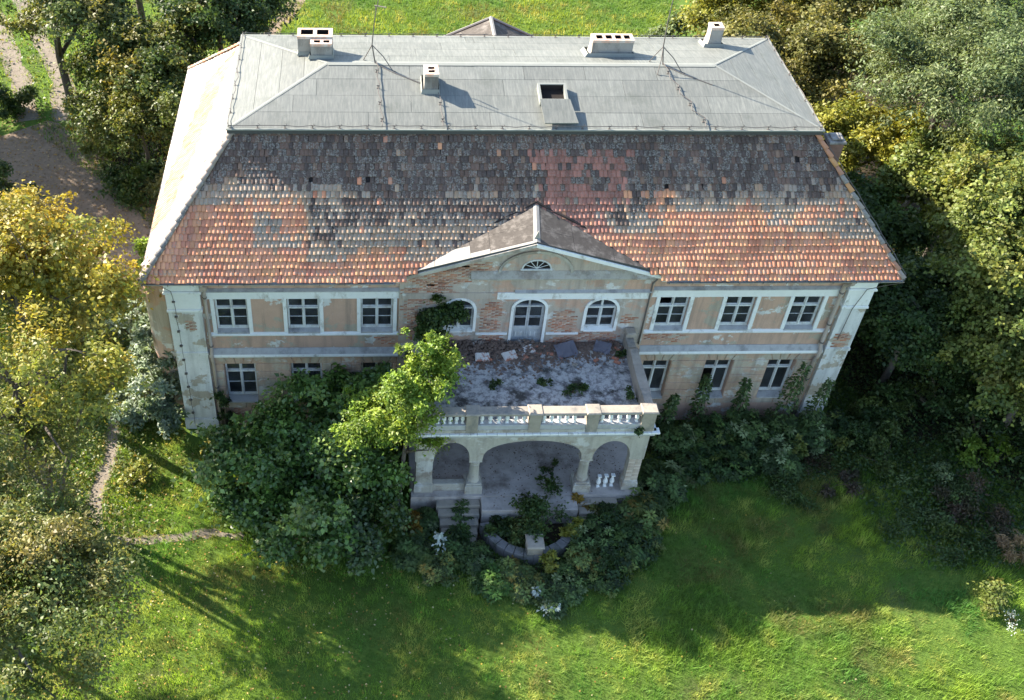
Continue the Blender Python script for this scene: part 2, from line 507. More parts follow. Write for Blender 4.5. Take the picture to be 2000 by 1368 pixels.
mb = MB(); panel(mb, XL, XCL, 0, 7.72, holesL, 0, .34); wallL = mb.build('facade_wall', M['wall'], house)
mb = MB(); panel(mb, XCR, XR, 0, 7.72, holesR, 0, .34); wallR = mb.build('facade_wall', M['wall'], house)
mb = MB(); panel(mb, XCL, XCR, 0, 7.72, [DOOR, AWR, AWL, LDOOR, LWA, LWB], YC, .40)
mb.face([(XCL,0,0),(XCL,YC,0),(XCL,YC,7.72),(XCL,0,7.72)]); mb.face([(XCR,YC,0),(XCR,0,0),(XCR,0,7.72),(XCR,YC,7.72)])
# gable wall above the cornice
AX, AZ = .16, 9.12
def rake(x): return 7.72 + (AZ-7.72)*(1 - abs(x-AX)/((AX-XCL) if x < AX else (XCR-AX)))
gx = [XCL + (XCR-XCL)*i/24 for i in range(25)] + [AX]; gx.sort()
for i in range(len(gx)-1):
    a, b = gx[i], gx[i+1]
    mb.face([(a,YC,7.72),(b,YC,7.72),(b,YC,rake(b)),(a,YC,rake(a))])
wallC = mb.build('facade_wall', M['wall_worn'], house)
# side, rear and inner walls
mb = MB()
mb.face([(XL,12.9,0),(XL,0,0),(XL,0,7.72),(XL,12.9,7.72)])
sw = mb.build('side_wall', M['wall_worn'], house); sw['label'] = 'worn left end wall behind the climbing plants'
mb = MB(); mb.face([(XR,0,0),(XR,12.9,0),(XR,12.9,7.72),(XR,0,7.72)]); mb.build('side_wall', M['wall_worn'], house)
mb = MB(); mb.face([(XR,12.9,0),(XL,12.9,0),(XL,12.9,7.72),(XR,12.9,7.72)]); mb.build('rear_wall', M['wall_worn'], house)
mb = MB(); mb.box(XL+.02, XR-.02, .36, 12.8, 3.98, 4.12); mb.box(XL+.02, XR-.02, .36, 12.8, .6, .7)
mb.build('inner_floor', M['interior'], house)
mb = MB(); mb.box(XL+.02, XR-.02, 4.6, 4.75, .7, 7.6)
for x in (-8.9, -6.4, -3.6, 4.0, 6.7, 9.2): mb.box(x-.08, x+.08, .4, 4.6, .7, 7.6)
mb.build('inner_wall', M['interior'], house)
# small rounded bay on the left end wall
mb = MB(); pr = [(.9, 0), (.9, 6.3), (.96, 6.35), (.96, 6.5), (.02, 7.1)]
mb.lathe(pr, XL-.35, 1.6, 16); mb.build('side_bay', M['wall_worn'], house, False)

# ---------- mouldings
def trim(name, mat, x0, x1, prof, parent=house):
    """profile (y,z) list swept along x"""
    mb = MB(); n = len(prof)
    for x in (x0, x1): mb.v += [(x, p[0], p[1]) for p in prof]
    for i in range(n):
        j = (i+1) % n
        mb.f.append((i, n+i, n+j, j))
    mb.f.append(tuple(range(n))); mb.f.append(tuple(reversed(range(n, 2*n))))
    return mb.build(name, mat, parent)
for (a, b, y) in ((-11.22, XCL-.005, 0), (XCR+.005, 11.58, 0)):
    trim('frieze_band', M['white'], a, b, [(y+.02,6.47),(y-.045,6.47),(y-.045,6.80),(y-.06,6.83),(y+.02,6.83)])
    trim('frieze_cap', M['ledge'], a, b, [(y+.02,6.832),(y-.13,6.84),(y-.13,6.87),(y-.02,6.93),(y+.02,6.93)])
    trim('sill_band', M['white'], a, b, [(y+.02,4.74),(y-.09,4.76),(y-.10,4.82),(y-.02,4.88),(y+.02,4.88)])
    trim('string_course', M['ledge'], a, b, [(y+.02,3.82),(y-.16,3.86),(y-.18,3.93),(y-.03,4.10),(y+.02,4.10)])
    trim('string_lip', M['white'], a, b, [(y-.02,3.76),(y-.20,3.80),(y-.205,3.87),(y-.182,3.925),(y-.14,3.84)])
    trim('eave_cornice', M['wall'], a-.02, b, [(y+.02,7.02),(y-.05,7.05),(y-.05,7.42),(y-.20,7.55),(y-.26,7.70),(y+.02,7.70)])
y = YC
trim('frieze_band', M['white'], -.9, XCR-.12, [(y+.02,6.48),(y-.04,6.48),(y-.04,6.78),(y+.02,6.78)])
trim('frieze_band', M['wall_worn'], XCL+.1, -.902, [(y+.02,6.50),(y-.035,6.50),(y-.035,6.77),(y+.02,6.77)])
trim('frieze_cap', M['ledge'], -.3, XCR-.05, [(y+.02,6.782),(y-.11,6.80),(y-.11,6.83),(y+.02,6.90)])
trim('pediment_cornice', M['limewash'], -1.9, XCR, [(y+.02,7.38),(y-.10,7.43),(y-.22,7.50),(y-.24,7.56),(y-.02,7.74),(y+.02,7.74)])
trim('sill_band', M['white'], 1.02, 2.2, [(y+.02,4.78),(y-.05,4.79),(y-.05,4.85),(y+.02,4.87)])
trim('sill_band', M['white'], -1.55, -.4, [(y+.02,4.78),(y-.05,4.79),(y-.05,4.85),(y+.02,4.87)])
# soffit under the eaves
mb = MB(); mb.box(-12.9, XCL-.02, -.68, .05, 7.705, 7.76); mb.build('soffit', M['white'], house)
mb = MB(); mb.box(XCR+.02, 12.9, -.68, .05, 7.705, 7.76); mb.build('soffit', M['white'], house)
mb = MB(); mb.box(-12.9, XL-.01, .06, 13.5, 7.705, 7.76); mb.build('soffit', M['white'], house)
mb = MB(); mb.box(XR+.01, 12.9, .06, 13.5, 7.705, 7.76); mb.build('soffit', M['white'], house)

# corner pilasters
def pilaster(x0, x1, lab):
    mb = MB()
    mb.bbox(x0, x1, -.16, .06, .55, 5.98, .02)
    p = mb.build('corner_pilaster', M['pilaster'], house); p['label'] = lab
    mb = MB(); mb.bbox(x0-.06, x1+.06, -.22, .06, -.02, .56, .03); mb.build('pedestal', M['pilaster'], p)
    mb = MB(); mb.bbox(x0-.04, x1+.04, -.21, .06, 5.985, 6.12, .03); mb.bbox(x0-.01, x1+.01, -.18, .06, 6.121, 6.82, .02)
    mb.bbox(x0-.07, x1+.07, -.25, .06, 6.825, 6.95, .03); mb.bbox(x0-.02, x1+.02, -.19, .06, 6.951, 7.35, .02)
    mb.bbox(x0-.12, x1+.12, -.32, .06, 7.355, 7.70, .05)
    mb.build('capital', M['white'], p)
    mb = MB(); mb.bbox(x0-.03, x1+.03, -.2, .06, 3.90, 4.06, .02); mb.build('band', M['pilaster'], p)
pilaster(-12.45, -11.28, 'white corner pilaster with peeling plaster patch')
pilaster(11.66, 12.56, 'pale corner pilaster with bare brick patch')

# ---------- downpipes and gutters
def pipe(pts, r, name, mat, par=house):
    mb = MB(); mb.tube(pts, r, 8); return mb.build(name, mat, par, True)
dp = pipe([(-11.12,-.62,7.62),(-11.12,-.60,7.5),(-11.12,-.16,7.12),(-11.12,-.14,6.8),(-11.12,-.14,4.2),(-11.12,-.26,4.0),(-11.12,-.26,3.7),(-11.12,-.14,3.5),(-11.12,-.14,.2)], .062, 'downpipe', M['pipe'])
for z in (6.6, 4.3, 2.2): 
    mb = MB(); mb.tube([(-11.12,-.14,z),(-11.12,-.14,z+.06)], .078, 8); mb.build('pipe_clamp', M['wire'], dp)
mb = MB(); mb.bbox(-11.24,-11.0,-.28,-.04,6.98,7.2,.03); mb.build('hopper', M['pipe'], dp)
dp = pipe([(11.42,-.62,7.62),(11.42,-.60,7.5),(11.42,-.16,7.1),(11.42,-.14,6.8),(11.42,-.14,4.2),(11.42,-.27,4.0),(11.42,-.27,3.7),(11.42,-.14,3.5),(11.42,-.14,.2)], .075, 'downpipe', M['pipe'])
for z in (6.7, 5.2, 4.3, 2.4):
    mb = MB(); mb.tube([(11.42,-.14,z),(11.42,-.14,z+.06)], .092, 8); mb.build('pipe_clamp', M['wire'], dp)
dp = pipe([(4.52,-.5,7.66),(4.52,-.16,7.2),(4.52,-.16,6.8),(4.52,-.15,4.3)], .03, 'downpipe', M['wire'])
def gutter(p0, p1, name='gutter'):
    mb = MB(); d = Vector(p1)-Vector(p0); t = d.normalized(); o = Vector((t.y, -t.x, 0))
    n = 7; R = .07
    ring = [(-cos(pi*i/(n-1))*R, -sin(pi*i/(n-1))*R) for i in range(n)]
    ring += [(q[0]*.86, q[1]*.86) for q in reversed(ring)]
    k = len(ring)
    for P in (Vector(p0), Vector(p1)):
        for (a, b) in ring: mb.v.append(tuple(P + o*a + Vector((0,0,b))))
    for i in range(k):
        j = (i+1) % k; mb.f.append((i, j, k+j, k+i))
    mb.f.append(tuple(range(k))); mb.f.append(tuple(reversed(range(k,2*k))))
    go = mb.build(name, M['zinc'], house)
    L = d.length; m = int(L/.78)
    for i in range(m+1):
        q = Vector(p0) + t*(.05+(L-.1)*i/m)
        mb = MB(); mb.tube([tuple(q+o*.085+Vector((0,0,.02))),tuple(q+o*.06+Vector((0,0,-.06))),tuple(q+Vector((0,0,-.082))),tuple(q-o*.07+Vector((0,0,-.03)))], .012, 4)
        mb.build('gutter_bracket', M['wire'], go)
gutter((-13.05,-.80,7.80), (-4.5,-.80,7.80)); gutter((4.78,-.80,7.80), (13.05,-.80,7.80))
gutter((-13.06,13.7,7.80), (-13.06,-.72,7.80)); gutter((13.06,-.72,7.80), (13.06,13.7,7.80))

# ---------- rusticated ground floor: every block its own piece
def block(poly, y, par):
    mb = MB(); mb.prism_y(poly, y-.032, y+.01, .014)
    return mb.build('block', M['block'], par)
rows = [3.74, 3.31, 2.92, 2.53, 2.14, 1.75, 1.36, .97]
def rustic(x0, x1, wins, hwid, par, y=0.0):
    G = .014
    for r in range(len(rows)-1):
        z1, z0 = rows[r]-G, rows[r+1]+G
        if r == 0:
            # flat arches of splayed stones over each window
            cuts = []
            for w in wins:
                for k, (a, b) in enumerate(((-.42,-.14),(-.14,.14),(.14,.42))):
                    s = .10
                    aT = a*1.38; bT = b*1.38
                    block([(w+a*1.0+G, z0),(w+b*1.0-G, z0),(w+bT-G, z1),(w+aT+G, z1)], y, par)
                cuts.append((w-.42, w+.42))
            edges = [x0] + [c for cc in cuts for c in cc] + [x1]
            for i in range(0, len(edges)-1, 2):
                a, b = edges[i], edges[i+1]
                la = 0 if i == 0 else .16; lb = 0 if i == len(edges)-2 else .16
                n = max(1, round((b-a)/1.15))
                for k in range(n):
                    p = a + (b-a)*k/n; q = a + (b-a)*(k+1)/n
                    block([(p+G, z0),(q-G, z0),(q-G-(lb if k == n-1 else 0), z1),(p+G+(la if k == 0 else 0), z1)], y, par)
            continue
        segs = []; e = x0
        for w in wins: 
            segs.append((e, w-hwid-.01)); e = w+hwid+.01
        segs.append((e, x1))
        if rows[r] <= ZL0+.06: segs = [(x0, x1)]
        for (a, b) in segs:
            if b-a < .08: continue
            n = max(1, int((b-a)/.72)) if len(segs) > 1 else int((b-a)/1.1)
            off = .5 if (r % 2 and n > 1) else 0
            e = [a] + [a+(b-a)*(k+ (0 if not off else (-.5)))/n for k in range(1, n+1)] + [b] if off else [a+(b-a)*k/n for k in range(n+1)]
            e = sorted(set(round(v, 3) for v in e))
            for k in range(len(e)-1):
                if e[k+1]-e[k] > .08: block([(e[k]+G,z0),(e[k+1]-G,z0),(e[k+1]-G,z1),(e[k]+G,z1)], y, par)
rustic(-11.24, XCL-.02, WLO, hw, wallL)
rustic(XCR+.02, 11.62, WLOR, hw-.05, wallR)

# ---------- windows
def pane(pts, y, par):
    mb = MB(); mb.face([(p[0], y, p[1]) for p in pts]); return mb.build('pane', M['glass'], par)
def bar(mb, x0, x1, y0, y1, z0, z1): mb.bbox(x0, x1, y0, y1, z0, z1, .006)
def sash_window(x0, x1, z0, z1, y, ttop, midbar, lab=None, miss=()):
    """casement window: two leaves below a transom, two lights above"""
    t = .04; m = (x0+x1)/2; zt = z0 + (z1-z0)*ttop
    mb = MB()
    bar(mb, x0, x0+t, y-.05, y+.05, z0, z1); bar(mb, x1-t, x1, y-.05, y+.05, z0, z1)
    bar(mb, x0+t, x1-t, y-.05, y+.05, z0, z0+t+.02); bar(mb, x0+t, x1-t, y-.05, y+.05, z1-t, z1)
    bar(mb, x0+t, x1-t, y-.075, y+.05, zt-.04, zt+.03)
    bar(mb, m-.028, m+.028, y-.07, y+.05, z0+t+.02, zt-.04); bar(mb, m-.024, m+.024, y-.07, y+.05, zt+.03, z1-t)
    w = mb.build('window', M['wood'], house)
    if lab: w['label'] = lab
    k = 0
    for (a, b) in ((x0+t, m-.028), (m+.028, x1-t)):
        sm = MB(); s = .028
        bar(sm, a, a+s, y-.03, y+.03, z0+t+.02, zt-.04); bar(sm, b-s, b, y-.03, y+.03, z0+t+.02, zt-.04)
        bar(sm, a+s, b-s, y-.03, y+.03, z0+t+.02, z0+t+.075); bar(sm, a+s, b-s, y-.03, y+.03, zt-.08, zt-.04)
        zz = [z0+t+.075, zt-.08]
        if midbar:
            zm = (zz[0]+zz[1])/2 + .02
            bar(sm, a+s, b-s, y-.025, y+.025, zm-.010, zm+.010); zz = [zz[0], zm-.010, zm+.010, zz[1]]
        sm.build('sash', M['wood'], w)
        for i in range(0, len(zz), 2):
            if k not in miss: pane([(a+s,zz[i]),(b-s,zz[i]),(b-s,zz[i+1]),(a+s,zz[i+1])], y+.004, w)
            k += 1
        sm = MB(); s = .024
        bar(sm, a, a+s, y-.03, y+.03, zt+.03, z1-t); bar(sm, b-s, b, y-.03, y+.03, zt+.03, z1-t)
        bar(sm, a+s, b-s, y-.03, y+.03, zt+.03, zt+.06); bar(sm, a+s, b-s, y-.03, y+.03, z1-t-.02, z1-t)
        sm.build('sash', M['wood'], w)
        if k not in miss: pane([(a+s,zt+.06),(b-s,zt+.06),(b-s,z1-t-.02),(a+s,z1-t-.02)], y+.004, w)
        k += 1
    return w
def surround(x0, x1, z0, z1, y, w):
    for (a, b) in ((x0-.13, x0+.004), (x1-.004, x1+.13)):
        mb = MB(); mb.bbox(a, b, y-.05, y+.02, z0-.01, z1+.005, .012); mb.build('surround', M['white'], w)
def sill(x0, x1, z, y0, y1, w, mat='ledge'):
    mb = MB(); n = len(mb.v)
    mb.prism_z([(x0,y0),(x1,y0),(x1,y1),(x0,y1)], z-.06, z)
    for i in range(len(mb.v)):
        v = mb.v[i]
        if v[1] > (y0+y1)/2: mb.v[i] = (v[0], v[1], v[2]+.07)
    mb.build('sill', M[mat], w)
for i, x in enumerate(WUP + WUPR):
    h = hw if i < 3 else hw-.03
    w = sash_window(x-h+.01, x+h-.01, ZU0+.06, ZU1-.01, .17, .66, True, 'window reflecting yellow trees' if i == 0 else None, miss=(2,) if i == 3 else ())
    surround(x-h, x+h, ZU0, ZU1, 0, w); sill(x-h+.005, x+h-.005, ZU0+.01, -.07, .13, w)
for i, x in enumerate(WLO + WLOR):
    h = hw if i < 3 else hw-.05
    w = sash_window(x-h+.01, x+h-.01, ZL0+.12, ZL1-.01, .27, .70, i < 3, None, miss=(0,) if i == 4 else ())
    sill(x-h+.005, x+h-.005, ZL0+.03, -.08, .24, w)

def arched(hole, y, door=False, lab=None):
    a, b, c, d, rise = hole; ds = d-rise; m = (a+b)/2; r = (b-a)/2
    zt = ds + .06 if not door else ds + .02
    n = 12
    P = [(m-r*cos(pi*i/n), ds+rise*sin(pi*i/n)) for i in range(n+1)]
    Q = [(m-(r-.035)*cos(pi*i/n), ds+(rise-.035)*sin(pi*i/n)) for i in range(n+1)]
    mb = MB()
    for i in range(n):
        mb.face([(P[i][0],y-.05,P[i][1]),(Q[i][0],y-.05,Q[i][1]),(Q[i+1][0],y-.05,Q[i+1][1]),(P[i+1][0],y-.05,P[i+1][1])])
        mb.face([(Q[i][0],y-.05,Q[i][1]),(Q[i][0],y+.05,Q[i][1]),(Q[i+1][0],y+.05,Q[i+1][1]),(Q[i+1][0],y-.05,Q[i+1][1])])
    t = .035
    bar(mb, a, a+t, y-.05, y+.05, c, ds); bar(mb, b-t, b, y-.05, y+.05, c, ds)
    bar(mb, a+t, b-t, y-.09, y+.05, zt-.035, zt+.035)
    bar(mb, m-.035, m+.035, y-.07, y+.05, zt+.045, d-.05)
    if not door:
        bar(mb, a+t, b-t, y-.05, y+.05, c, c+.07); bar(mb, m-.03, m+.03, y-.075, y+.05, c+.07, zt-.045)
    o = mb.build('door' if door else 'window', M['doorwood'] if door else M['wood'], house)
    if lab: o['label'] = lab
    z0 = c+.07 if not door else c+.02
    for k, (p, q) in enumerate(((a+t, m-(.03 if not door else .004)), (m+(.03 if not door else .004), b-t))):
        sm = MB(); s = .03 if not door else .055
        bar(sm, p, p+s, y-.03, y+.03, z0, zt-.045); bar(sm, q-s, q, y-.03, y+.03, z0, zt-.045)
        bar(sm, p+s, q-s, y-.03, y+.03, zt-.09, zt-.045)
        zb = z0+.06
        if door:
            zb = c + .84
            bar(sm, p+s, q-s, y-.03, y+.03, zb-.14, zb); bar(sm, p+s, q-s, y-.03, y+.03, z0, z0+.2)
        else: bar(sm, p+s, q-s, y-.03, y+.03, z0, zb)
        zm = (zb+zt-.09)/2
        bar(sm, p+s, q-s, y-.025, y+.025, zm-.045, zm-.025); bar(sm, p+s, q-s, y-.025, y+.025, zm+.012, zm+.03)
        sm.build('leaf' if door else 'sash', M['doorwood'] if door else M['wood'], o)
        for (u, v) in ((zb, zm-.045), (zm+.03, zt-.09)): pane([(p+s,u),(q-s,u),(q-s,v),(p+s,v)], y+.004, o)
        if door:
            mb = MB(); mb.box(p+s-.01, q-s+.01, y-.005, y+.015, z0+.15, zb-.1)
            bar(mb, p+s+.05, q-s-.05, y-.022, y-.006, z0+.27, zb-.2)
            mb.build('door_panel', M['doorwood'], o)
            mb = MB()
            for u in ((.1,.2,.3) if k == 0 else (.12,.28)):
                bar(mb, p+s+u-.02, p+s+u+.02, y-.038, y-.023, z0+.34, zb-.27)
            mb.build('carved_relief', M['wood'], o)
        # top light
        lo, hi = (0, n//2) if k == 0 else (n//2, n)
        pts = [(min(max(Q[i][0], p), q), Q[i][1]) for i in range(lo, hi+1) if Q[i][1] > zt+.05]
        if k == 0: pts = [(max(a+t, Q[1][0]), zt+.045)] + pts + [(m-.035, zt+.045)]
        else: pts = [(m+.035, zt+.045)] + pts + [(min(b-t, Q[n-1][0]), zt+.045)]
        pane(list(reversed(pts)), y+.004, o)
    # white arched surround
    mb = MB(); w = .10; y0 = YC-.05
    for k in range(n):
        i0, i1 = k, k+1
        def ring(i, rr): return (m-(r+rr)*cos(pi*i/n), ds+(rise+rr)*sin(pi*i/n))
        A, B, Cc, D = ring(i0, .0), ring(i1, .0), ring(i1, w), ring(i0, w)
        mb.face([(A[0],y0,A[1]),(B[0],y0,B[1]),(Cc[0],y0,Cc[1]),(D[0],y0,D[1])])
        mb.face([(D[0],y0,D[1]),(Cc[0],y0,Cc[1]),(Cc[0],YC+.02,Cc[1]),(D[0],YC+.02,D[1])])
        mb.face([(B[0],y0,B[1]),(A[0],y0,A[1]),(A[0],YC+.02,A[1]),(B[0],YC+.02,B[1])])
    mb.bbox(a-w, a, y0, YC+.02, c-.02, ds, .01); mb.bbox(b, b+w, y0, YC+.02, c-.02, ds, .01)
    mb.build('surround', M['white'], o)
    if not door: sill(a, b, c+.015, YC-.06, y-.04, o, 'white')
    return o
arched(DOOR, .06, True, 'grey double door to the terrace with glazed upper half')
arched(AWR, .05, False, 'arched window right of the balcony door'); arched(AWL, .05, False, 'arched window half hidden by ivy')
sash_window(LDOOR[0]+.02, LDOOR[1]-.02, LDOOR[2]+.05, LDOOR[3]-.02, .2, .72, True)
sash_window(LWA[0]+.02, LWA[1]-.02, LWA[2]+.05, LWA[3]-.02, .2, .7, True); sash_window(LWB[0]+.02, LWB[1]-.02, LWB[2]+.05, LWB[3]-.02, .2, .7, True)

# lunette with fan bars in the gable
lx, lz, lr, lh = .36, 7.84, .52, .40
mb = MB(); n = 12
for i in range(n):
    A = (lx-lr*cos(pi*i/n), lz+lh*sin(pi*i/n)); B = (lx-lr*cos(pi*(i+1)/n), lz+lh*sin(pi*(i+1)/n))
    A2 = (lx-(lr-.05)*cos(pi*i/n), lz+(lh-.05)*sin(pi*i/n)); B2 = (lx-(lr-.05)*cos(pi*(i+1)/n), lz+(lh-.05)*sin(pi*(i+1)/n))
    mb.face([(A2[0],YC-.03,A2[1]),(B2[0],YC-.03,B2[1]),(B[0],YC-.03,B[1]),(A[0],YC-.03,A[1])])
    mb.face([(A[0],YC-.03,A[1]),(B[0],YC-.03,B[1]),(B[0],YC+.02,B[1]),(A[0],YC+.02,A[1])])
for k in (1, 2, 3, 4, 5):
    t = pi*k/6; mb.tube([(lx, YC-.02, lz+.02), (lx-(lr-.03)*cos(t), YC-.02, lz+(lh-.03)*sin(t))], .014, 4)
mb.bbox(lx-lr-.04, lx+lr+.04, YC-.06, YC+.01, lz-.05, lz, .01)
lun = mb.build('lunette', M['wood'], house); lun['label'] = 'half round fanlight in the gable'
mb = MB(); mb.face([(lx-(lr-.04)*cos(pi*i/n), YC-.006, lz+(lh-.04)*sin(pi*i/n)) for i in range(n+1)]); mb.build('pane', M['dark'], lun)  # near-black fill paints the unlit space behind the fanlight
mb = MB(); n = 18; A0 = 1.28; H0 = .92; zb = 7.68
for i in range(n):
    def ar(i, k): return (lx-.02-(A0+k)*cos(pi*i/n), zb+(H0+k)*max(0, sin(pi*i/n)))
    A, B, Cc, D = ar(i, -.07), ar(i+1, -.07), ar(i+1, .03), ar(i, .03)
    mb.face([(A[0],YC-.07,A[1]),(B[0],YC-.07,B[1]),(Cc[0],YC-.07,Cc[1]),(D[0],YC-.07,D[1])])
    mb.face([(D[0],YC-.07,D[1]),(Cc[0],YC-.07,Cc[1]),(Cc[0],YC+.02,Cc[1]),(D[0],YC+.02,D[1])])
    mb.face([(B[0],YC-.07,B[1]),(A[0],YC-.07,A[1]),(A[0],YC+.02,A[1]),(B[0],YC+.02,B[1])])
mb.build('arch_moulding', M['limewash'], house)

# raking cornices of the gable
def rakeband(xa, za, xb, zb_, yf, th, name, mat):
    mb = MB(); 
    dz = .30
    ring = lambda x, z: [(x, YC+.02, z-dz-.10), (x, YC-.12, z-dz-.04), (x, yf+.16, z-.24), (x, yf+.08, z-.17), (x, yf, z-.15), (x, yf, z-.01), (x, YC+.02, z-.01)]
    a = ring(xa, za); b = ring(xb, zb_)
    k = len(a); mb.v += a + b
    for i in range(k): mb.f.append((i, k+i, k+(i+1) % k, (i+1) % k))
    mb.f.append(tuple(range(k))); mb.f.append(tuple(reversed(range(k, 2*k))))
    return mb.build(name, mat, house)
rakeband(AX+.003, 9.25, 4.85, 7.82, -.57, .2, 'raking_cornice', M['white'])
rakeband(-4.45, 7.80, AX, 9.25, -.57, .2, 'raking_cornice', M['limewash'])

# ---------- exposed brick patches
BC = [(.42,.17,.10),(.36,.15,.09),(.46,.22,.13),(.33,.17,.12),(.40,.24,.17),(.47,.28,.19),(.30,.14,.10)]
bvar = []
for k in range(24):
    mb = MB(); mb.bbox(-.122,.122,-.012,.01,-.031,.031,.004)
    me = mb.mesh('brick', M['brick'])
    a = me.attributes.new('col', 'FLOAT_COLOR', 'POINT'); c = BC[k % len(BC)]; s = random.uniform(.8, 1.15)
    a.data.foreach_set('color', np.tile([c[0]*s, c[1]*s, c[2]*s, random.choice([.2,.6,1.])], (len(me.vertices), 1)).astype(np.float32).ravel())
    bvar.append(me)
ALLH = [DOOR, AWR, AWL]
patches = [ # cx, cz, rx, rz, wall, y, seed
 (-3.0, 7.55, 1.45, .42, wallC, YC, 1), (-1.9, 7.95, .95, .22, wallC, YC, 2), (-3.3, 6.75, .9, .55, wallC, YC, 3), (-1.05, 5.65, .55, .75, wallC, YC, 4),
 (1.62, 5.45, .50, .58, wallC, YC, 5), (2.75, 4.62, .95, .30, wallC, YC, 6), (1.55, 4.42, .55, .2, wallC, YC, 7), (3.95, 5.5, .22, .3, wallC, YC, 8),
 (5.5, 4.52, .72, .24, wallR, 0, 9), (-4.75, 4.5, .4, .3, wallL, 0, 10), (-1.0, 4.55, .5, .28, wallC, YC, 11), (4.95, 5.55, .13, .35, wallR, 0, 12),
 (12.12, 4.45, .40, .38, wallR, -.165, 13), (-3.6, 4.9, .55, .5, wallC, YC, 14), (-11.72, 5.35, .16, .3, wallL, -.165, 15), (-3.9, 5.9, .35, .6, wallC, YC, 16), (-10.2,.7,.7,.25,wallL,0,17)]
cells = []
for (cx, cz, rx, rz, par, y, seed) in patches:
    n = 30; mbp = MB(); R0 = [1 + .34*(float(vnoise(seed*5.3+2.2*cos(2*pi*i/n)+9, seed*3.1+2.2*sin(2*pi*i/n)+9))*2-1) for i in range(n)]
    poly = [(cx+rx*R0[i]*cos(2*pi*i/n), cz+rz*R0[i]*sin(2*pi*i/n)) for i in range(n)]
    def rad(x, z):
        t = atan2((z-cz)/rz, (x-cx)/rx) % (2*pi); i = t/(2*pi)*n; i0 = int(i) % n; f = i-int(i)
        return R0[i0]*(1-f)+R0[(i0+1) % n]*f
    j0 = int((cz-rz*1.4)/.075); j1 = int((cz+rz*1.4)/.075)+1
    for j in range(j0, j1):
        for i in range(int((cx-rx*1.4)/.262)-1, int((cx+rx*1.4)/.262)+2):
            x = (i+.5*(j % 2))*.262; z = j*.075
            q = sqrt(((x-cx)/rx)**2 + ((z-cz)/rz)**2)
            if q > rad(x, z)*.97: continue
            if par is wallC and any(h[0]-.25 < x < h[1]+.25 and h[2]-.04 < z < h[3]+.1 for h in ALLH): continue
            if par is wallC and (z > rake(x)-.32 or not XCL+.13 < x < XCR-.13): continue
            if par is wallC and 6.46 < z < 6.94 and x > -.95: continue
            if par is wallC and 7.34 < z < 7.76 and x > -1.95: continue
            if par is wallR and y == 0 and (any(h[0]-.26 < x < h[1]+.26 and h[2]-.04 < z < h[3]+.04 for h in holesR) or 4.72 < z < 4.9 or z < 4.13 or x < XCR+.14): continue
            if par is wallL and y == 0 and (any(h[0]-.26 < x < h[1]+.26 and h[2]-.04 < z < h[3]+.04 for h in holesL) or 4.72 < z < 4.9 or (z < 4.13 and z > .9) or x > XCL-.14): continue
            if y == -.165 and not (11.8 < x < 12.42 or -12.3 < x < -11.42): continue
            cells.append((x, z, y, par))
for (cx, cz, rx, rz, par, y, seed) in patches:
    if y == -.165:
        mb = MB(); n = 22
        mb.face([(cx+min(rx,.36)*random.uniform(.8,1.15)*cos(2*pi*i/n), y-.003, cz+rz*random.uniform(.9,1.2)*sin(2*pi*i/n)) for i in range(n)])
        tag(mb.build('mortar', M['mortar'], par), kind='stuff')
# mortar backing: one irregular sheet of bed joints per wall
for par in (wallL, wallC, wallR):
    mb = MB()
    for (x, z, y, p) in cells:
        if p is par: mb.face([(x-.131,y-.006,z-.0375),(x+.131,y-.006,z-.0375),(x+.131,y-.006,z+.0375),(x-.131,y-.006,z+.0375)])
    tag(mb.build('mortar', M['mortar'], par), kind='stuff')
random.Random(5).shuffle(cells)
rest = {id(wallL): [], id(wallC): [], id(wallR): []}
cnt = {id(wallL): 0, id(wallC): 0, id(wallR): 0}
for (x, z, y, par) in cells:
    if random.random() < .09: continue
    k = random.randrange(24)
    if cnt[id(par)] < 300:
        o = obj('brick', bvar[k], par); o.location = (x, y-random.uniform(0,.004), z); cnt[id(par)] += 1
    else: rest[id(par)].append((x, y, z, k))
for par in (wallC,):
    V = []; F = []; Cl = []
    for (x, y, z, k) in rest[id(par)]:
        me = bvar[k]; n = len(V)
        V += [(v.co.x+x, v.co.y+y, v.co.z+z) for v in me.vertices]
        c = me.attributes['col'].data[0].color; Cl += [tuple(c)]*len(me.vertices)
        F += [tuple(n+i for i in p.vertices) for p in me.polygons]
    if V:
        tag(obj('brickwork', np_mesh('brickwork', V, F, M['brick'], Cl), par), kind='stuff')

# ================================================================== TILED ROOF
EFL, EFR, EBR, EBL = Vector((-13,-.75,ZE)), Vector((13,-.75,ZE)), Vector((13,13.72,ZE)), Vector((-13,13.72,ZE))
TFL, TFR, TBR, TBL = Vector((-10.0,3.2,11.2)), Vector((10.2,3.2,11.2)), Vector((10.2,9.6,11.2)), Vector((-10.0,9.6,11.2))
mb = MB()
for q in ((EFL,Vector((-4.5,-.75,ZE)),Vector((.32,1.28,ZE+2.03*3.385/3.95)),TFL),(Vector((-4.5,-.75,ZE)),Vector((.32,1.28,ZE+2.03*3.385/3.95)),TFL),(TFL,Vector((.32,1.28,ZE+2.03*3.385/3.95)),TFR),(Vector((4.9,-.75,ZE)),EFR,TFR,Vector((.32,1.28,ZE+2.03*3.385/3.95))),(EFR,EBR,TBR,TFR),(EBR,EBL,TBL,TBR),(EBL,EFL,TFL,TBL)):
    if len(q) == 4 or q[0] is TFL: mb.face(q)
roof = mb.build('roof', M['batten'], house)
mb = MB(); mb.face([v+Vector((0,0,.05)) for v in (EBR,EBL,TBL,TBR)]); 
mb.build('rear_slope', mat_plain('rear_clay', (.30,.15,.10), .9, .3, 5, .2, stain=(.12,.11,.10)), roof)
